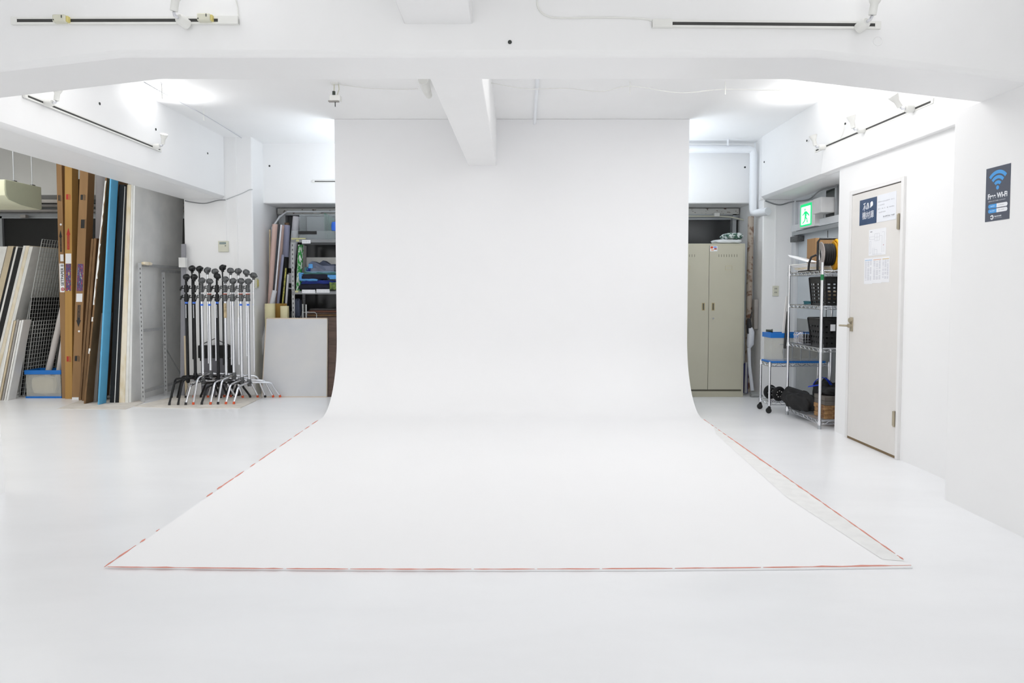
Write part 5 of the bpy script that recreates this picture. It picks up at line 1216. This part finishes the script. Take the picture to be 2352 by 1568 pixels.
tag(MB().tube([aY(1809, 715, 7.20), aY(1806, 755, 7.19), aY(1802, 800, 7.17)], [.010, .014, .012], 8).build('folded_tripod', BLACK), 'folded black tripod hanging beside the rack post', 'tripod')
# hand truck lying on the cart
hx_, hz_ = aY(1776, 907, CY0+.09), None
ht = thing('hand_truck', 'folded black hand truck with two wheels on the lower cart shelf', 'hand truck', (2.95, 7.33, CZ[1]))
for (px, py, yy) in ((1769, 904, 7.38), (1789, 911, 7.245)):
    c = aY(px, py, yy); r = .078; c.z = max(c.z, CZ[1]+r+.003)
    w = MB().torus(c, (.25, -1, 0), r-.022, .022, 28, 8).build('wheel', RUBBER, ht)
    ax_ = V((.25, -1, 0)).normalized()
    MB().lathe([(.054, -.008), (.054, .008)], c, ax_, 24).build('wheel_disc', BLACK, w)
    k = MB(); u = V((0, 0, 1)); v_ = ax_.cross(u)
    for i in range(7):
        t_ = i*math.tau/7; k.cyl(c+(u*math.cos(t_)+v_*math.sin(t_))*.032+ax_*.007, c+(u*math.cos(t_)+v_*math.sin(t_))*.032+ax_*.0095, .006, n=8)
    k.build('wheel_holes', WHITEP, w)
a = aY(1768, 888, 7.36); b = aY(1842, 907, 7.18)
for dy, dz in ((0, 0), (.0, -.045)):
    MB().tube([a+V((0, dy, dz)), V((b.x, max(b.y, 7.22), b.z+dz))], .011, 8).build('frame_tube', mat('dark_grey_tube', (58, 62, 64), .4, .4), ht)
MB().bar(a+V((.25, -.06, -.09)), V((b.x-.02, 7.3, b.z-.06)), .07, .012).build('green_deck', mat('dark_green_deck', (34, 78, 48), .6), ht)
# items on the tall rack
zt = RZ[0]+.006
cb0, cb1 = aY(1856, 585, 7.02), aY(1886, 549, 7.02)
tag(MB().box(cb0.x, cb0.x+.22, 6.86, 7.05, zt+.083, cb1.z).build('cardboard_box', CARD, bevel=.002), 'small brown cardboard box on top of the rack', 'cardboard box')
for i in range(6):
    z = zt+.001+.0135*i; o_ = .028*i
    p = [(2.86-.0*i+.01, 6.76, z), (3.10, 6.76, z), (3.2, 7.04, z+.0), (2.90-.012*i, 7.08+.012*i, z+.0)]
    tag(MB().prism([(x, y, zz_) for x, y, zz_ in p], (0, 0, .011)).build('polyboard_offcut', [BLACKB, WHITEB, FOAME, WHITEB, PAPER, WHITEB][i]), ['lowest black board', 'second white board', 'third cream board', 'fourth white board', 'fifth white sheet', 'topmost white board'][i]+' in the flat pile on the rack top', 'board', 'boards piled flat on the rack top')
# tongue of boards reaching forward left
a = aY(1816, 590, 7.05)
tag(MB().prism([(2.80, 7.06, a.z+.0), (2.865, 6.77, zt+.088), (2.965, 6.78, zt+.088), (cb0.x-.006, 7.08, zt+.14), (2.82, 7.14, a.z+.02)], (0, 0, .007)).build('polyboard_offcut', PAPER), 'white sheet jutting out over the rack corner', 'board')
# cable reel
rc = aY(1905, 585, 6.62); rc.x = 2.985; rc.z = zt+.155
rl = thing('cable_reel', 'yellow and black extension cable reel on top of the rack', 'cable reel', (2.985, 6.6, zt))
ax_ = V((1, -.12, 0)).normalized()
g = MB()
for k in range(5):
    for rr in (.075, .095): g.torus(rc+ax_*(-.04+.02*k), ax_, rr, .011, 28, 6)
g.build('wound_cable', RUBBER, rl)
MB().lathe([(.118, -.004), (.122, 0), (.118, .004)], rc-ax_*.058, ax_, 28).build('side_disc', mat('grey_clear_disc', (168, 160, 156), .35), rl)
MB().lathe([(.05, -.004), (.05, .002)], rc-ax_*.066, ax_, 20).build('hub_disc', CHROME, rl)
MB().lathe([(.122, -.003), (.125, 0), (.122, .003)], rc+ax_*.056, ax_, 28).build('side_disc', YELLOW, rl)
MB().torus(rc+ax_*.075, ax_, .135, .013, 28, 8).build('yellow_frame', YELLOW, rl)
MB().bar(rc+ax_*.075+V((0, 0, -.13)), rc+ax_*.075+V((0, 0, .13)), .04, .01).build('frame_brace', YELLOW, rl)
q = rc-ax_*.085
MB().tube([q+V((0, .0, -.15)), q+V((0, 0, .12)), q+V((.02, 0, .15)), rc+ax_*.08+V((0, 0, .15))], .011, 8).build('handle', BLACK, rl)
MB().tube([q+V((0, .03, .0)), q+V((-.04, .05, -.02)), q+V((-.06, .05, -.08)), q+V((-.065, .05, -.148))], .010, 8).build('stand_leg', BLACK, rl)
# baskets
def basket(label, x0, x1, y0, y1, z0, z1, taper=.02, nx=8, nz=6, hole=.45, group=None, open_top=0.35):
    t = thing('plastic_basket', label, 'basket', ((x0+x1)/2, (y0+y1)/2, z0), group)
    m = MB(); h = z1-z0
    c0 = [V((x0+taper, y0+taper, z0)), V((x1-taper, y0+taper, z0)), V((x1-taper, y1-taper, z0)), V((x0+taper, y1-taper, z0))]
    c1 = [V((x0, y0, z1)), V((x1, y0, z1)), V((x1, y1, z1)), V((x0, y1, z1))]
    for i in range(4):
        a, b, A, B = c0[i], c0[(i+1) % 4], c1[i], c1[(i+1) % 4]
        L = (b-a).length; k = max(2, int(round(L/.045)))
        n_ = (b-a).cross(V((0, 0, 1))).normalized()
        for j in range(k+1): m.bar(a.lerp(b, j/k), A.lerp(B, j/k), .045*(1-hole) if 0 < j < k else .02, .004, up=n_)
        for j in range(nz+1):
            u = j/nz*.78+.04; m.bar(a.lerp(A, u), b.lerp(B, u), .004, h*.78/nz*(1-hole))
        m.bar(a.lerp(A, .92), b.lerp(B, .92), .004, h*.15)
    m.build('lattice_walls', BLACK, t, smooth=False)
    r_ = MB(); r_.tube([c1[0], c1[1], c1[2], c1[3], c1[0]], .008, 6); r_.build('rim', BLACK, t)
    MB().box(x0+taper, x1-taper, y0+taper, y1-taper, z0, z0+.005).build('bottom', BLACK, t)
    return t
z = RZ[1]+.006
basket('black basket with square holes on the second shelf', 2.90, 3.22, 6.44, 6.80, z, aY(1870, 637, 6.6).z, hole=.5, group='black plastic baskets on the rack')
tag(MB().lump((3.06, 6.62, z+.08), (.19, .22, .1), 21, .15).build('basket_contents', mat('tan_white_items', (180, 160, 130), .8, var=.3, scale=30, rgb2=(60, 56, 50))), 'light items inside the second shelf black basket', 'sundries')
cb = aY(1852, 691, 6.95); pts = []
for i in range(60):
    a_ = i*.65; pts.append((2.985+.075*math.cos(a_)*(1+.12*math.sin(i*1.7)), 6.93+.06*math.sin(a_), z+.006+.022*(i/60)+.004*math.sin(i)))
tag(MB().tube(pts, .0045, 5).build('coiled_cord', TEALP), 'coil of teal cord on the second shelf', 'cord')
z = RZ[2]+.006
basket('big black basket with fine slits on the third shelf', 2.885, 3.24, 6.44, 6.78, z, aY(1870, 731, 6.6).z+.0, nx=12, nz=4, hole=.3, group='black plastic baskets on the rack', taper=.03)
MB().box(2.945, 2.99, 6.432, 6.436, aY(1910, 760, 6.43).z, aY(1910, 745, 6.43).z).build('paper_tag', PAPER, bpy.data.objects['plastic_basket.001'])
tag(MB().lump((3.06, 6.6, z+.10), (.20, .20, .14), 23, .12).build('basket_contents', BLACKC), 'dark items inside the big third shelf basket', 'sundries')
# wire basket
wx0, wx1, wy0, wy1, wz1 = 2.86, 3.02, 6.84, 7.05, aY(1830, 762, 6.95).z
wb_ = thing('wire_basket', 'small silver wire basket left of the big black basket', 'wire basket', (2.93, 6.95, z))
m = MB()
for i in range(5):
    zz_ = z+.003+(wz1-z-.003)*i/4; m.tube([(wx0, wy0, zz_), (wx1, wy0, zz_), (wx1, wy1, zz_), (wx0, wy1, zz_), (wx0, wy0, zz_)], .0032 if i == 4 else .002, 5)
for i in range(9):
    y = wy0+(wy1-wy0)*i/8; m.tube([(wx0, y, wz1), (wx0, y, z+.003), (wx1, y, z+.003), (wx1, y, wz1)], .002, 5)
for i in range(1, 6):
    x = wx0+(wx1-wx0)*i/6; m.tube([(x, wy0, wz1), (x, wy0, z+.003), (x, wy1, z+.003), (x, wy1, wz1)], .002, 5)
m.build('basket_wires', CHROME, wb_, smooth=False)
MB().tube([(wx0, wy0+.05, wz1), (wx0-.03, wy0+.06, wz1-.03), (wx0-.03, wy1-.06, wz1-.03), (wx0, wy1-.05, wz1)], .003, 6).build('wire_handle', CHROME, wb_)
tag(MB().lump((2.945, 6.95, z+.05), (.12, .16, .08), 27, .1).build('black_pouch', BLACKC), 'black pouch in the small wire basket', 'pouch')
tg = aY(1914, 752, 6.43)
tag(MB().box(2.875+.12, 2.875+.18, 6.428, 6.431, z+.2, z+.245).build('basket_tag', PAPER), 'white paper tag on the big black basket', 'tag') if False else None
# bottom shelf: timber blocks, black bags
z = RZ[3]+.006
for i in range(5):
    dx = (0, .004, -.004, .002, 0)[i]
    tag(MB().box(2.905+dx, 3.16+dx, 6.43, 6.66, z+.042*i, z+.042*i+.040).build('timber_block', [WOODB, WOODB, WOODB, GREYW, GREYW][i], bevel=.003), ['lowest rough brown timber block', 'second rough brown timber block', 'uppermost brown timber block', 'lower grey timber block', 'topmost grey timber block'][i]+' stacked on the bottom shelf', 'timber block', 'timber blocks stacked on the bottom rack shelf')
tag(MB().lump((2.88, 6.86, z+.098), (.20, .34, .155), 31, .26, n=14, sq=.3, rot=.3).build('black_bag', BLACKC, sharp=80), 'slumped black fabric bag on the bottom shelf, left of the timber', 'bag')
tag(MB().lump((3.12, 6.88, z+.155), (.19, .28, .27), 33, .24, n=14, sq=.3).build('black_bag', BLACKC, sharp=80), 'upright black fabric bag behind the timber blocks', 'bag')
tag(MB().lump((3.04, 6.56, z+.245), (.24, .18, .06), 35, .15, n=10, sq=.5).build('black_bag', BLACKC, sharp=80), 'flat black bag lying on the topmost grey timber block', 'bag')
sb = [aY(1812, 957, 7.0), aY(1793, 936, 7.1), aY(1840, 905, 7.12), aY(1848, 915, 7.0)]
tag(MB().prism([V((2.80, 7.02, .02+z)), V((2.83, 6.8, z-.0+.003)), V((2.88, 6.76, z+.18)), V((2.80, 7.10, z+.20)), V((2.745, 7.12, z+.09))], (.03, .01, .02)).build('bag_flap', BLACKC, bevel=.01), 'black fabric flap hanging out past the rack post', 'fabric flap')
s0_ = aY(1857, 912, 6.8); s1_ = aY(1880, 902, 6.74)
bl = thing('blue_strap', 'bright blue strap looped over the black bags', 'strap', (2.96, 6.75, z+.25))
zz2 = z+.3
MB().bar((2.90, 6.78, zz2-.045), (2.98, 6.72, zz2-.02), .05, .01).build('strap_pad', BLUES, bl, bevel=.003)
pts = [V((2.93+.17*k_/14, 6.74-.05*math.sin(math.pi*k_/14), zz2-.02+.075*math.sin(math.pi*(k_/14)**.75))) for k_ in range(15)]
m = MB()
for i in range(14): m.bar(pts[i], pts[i+1]+(pts[i+1]-pts[i])*.15, .028, .005, up=(0, 0, 1))
m.build('webbing_loop', BLUES, bl, bevel=.002)
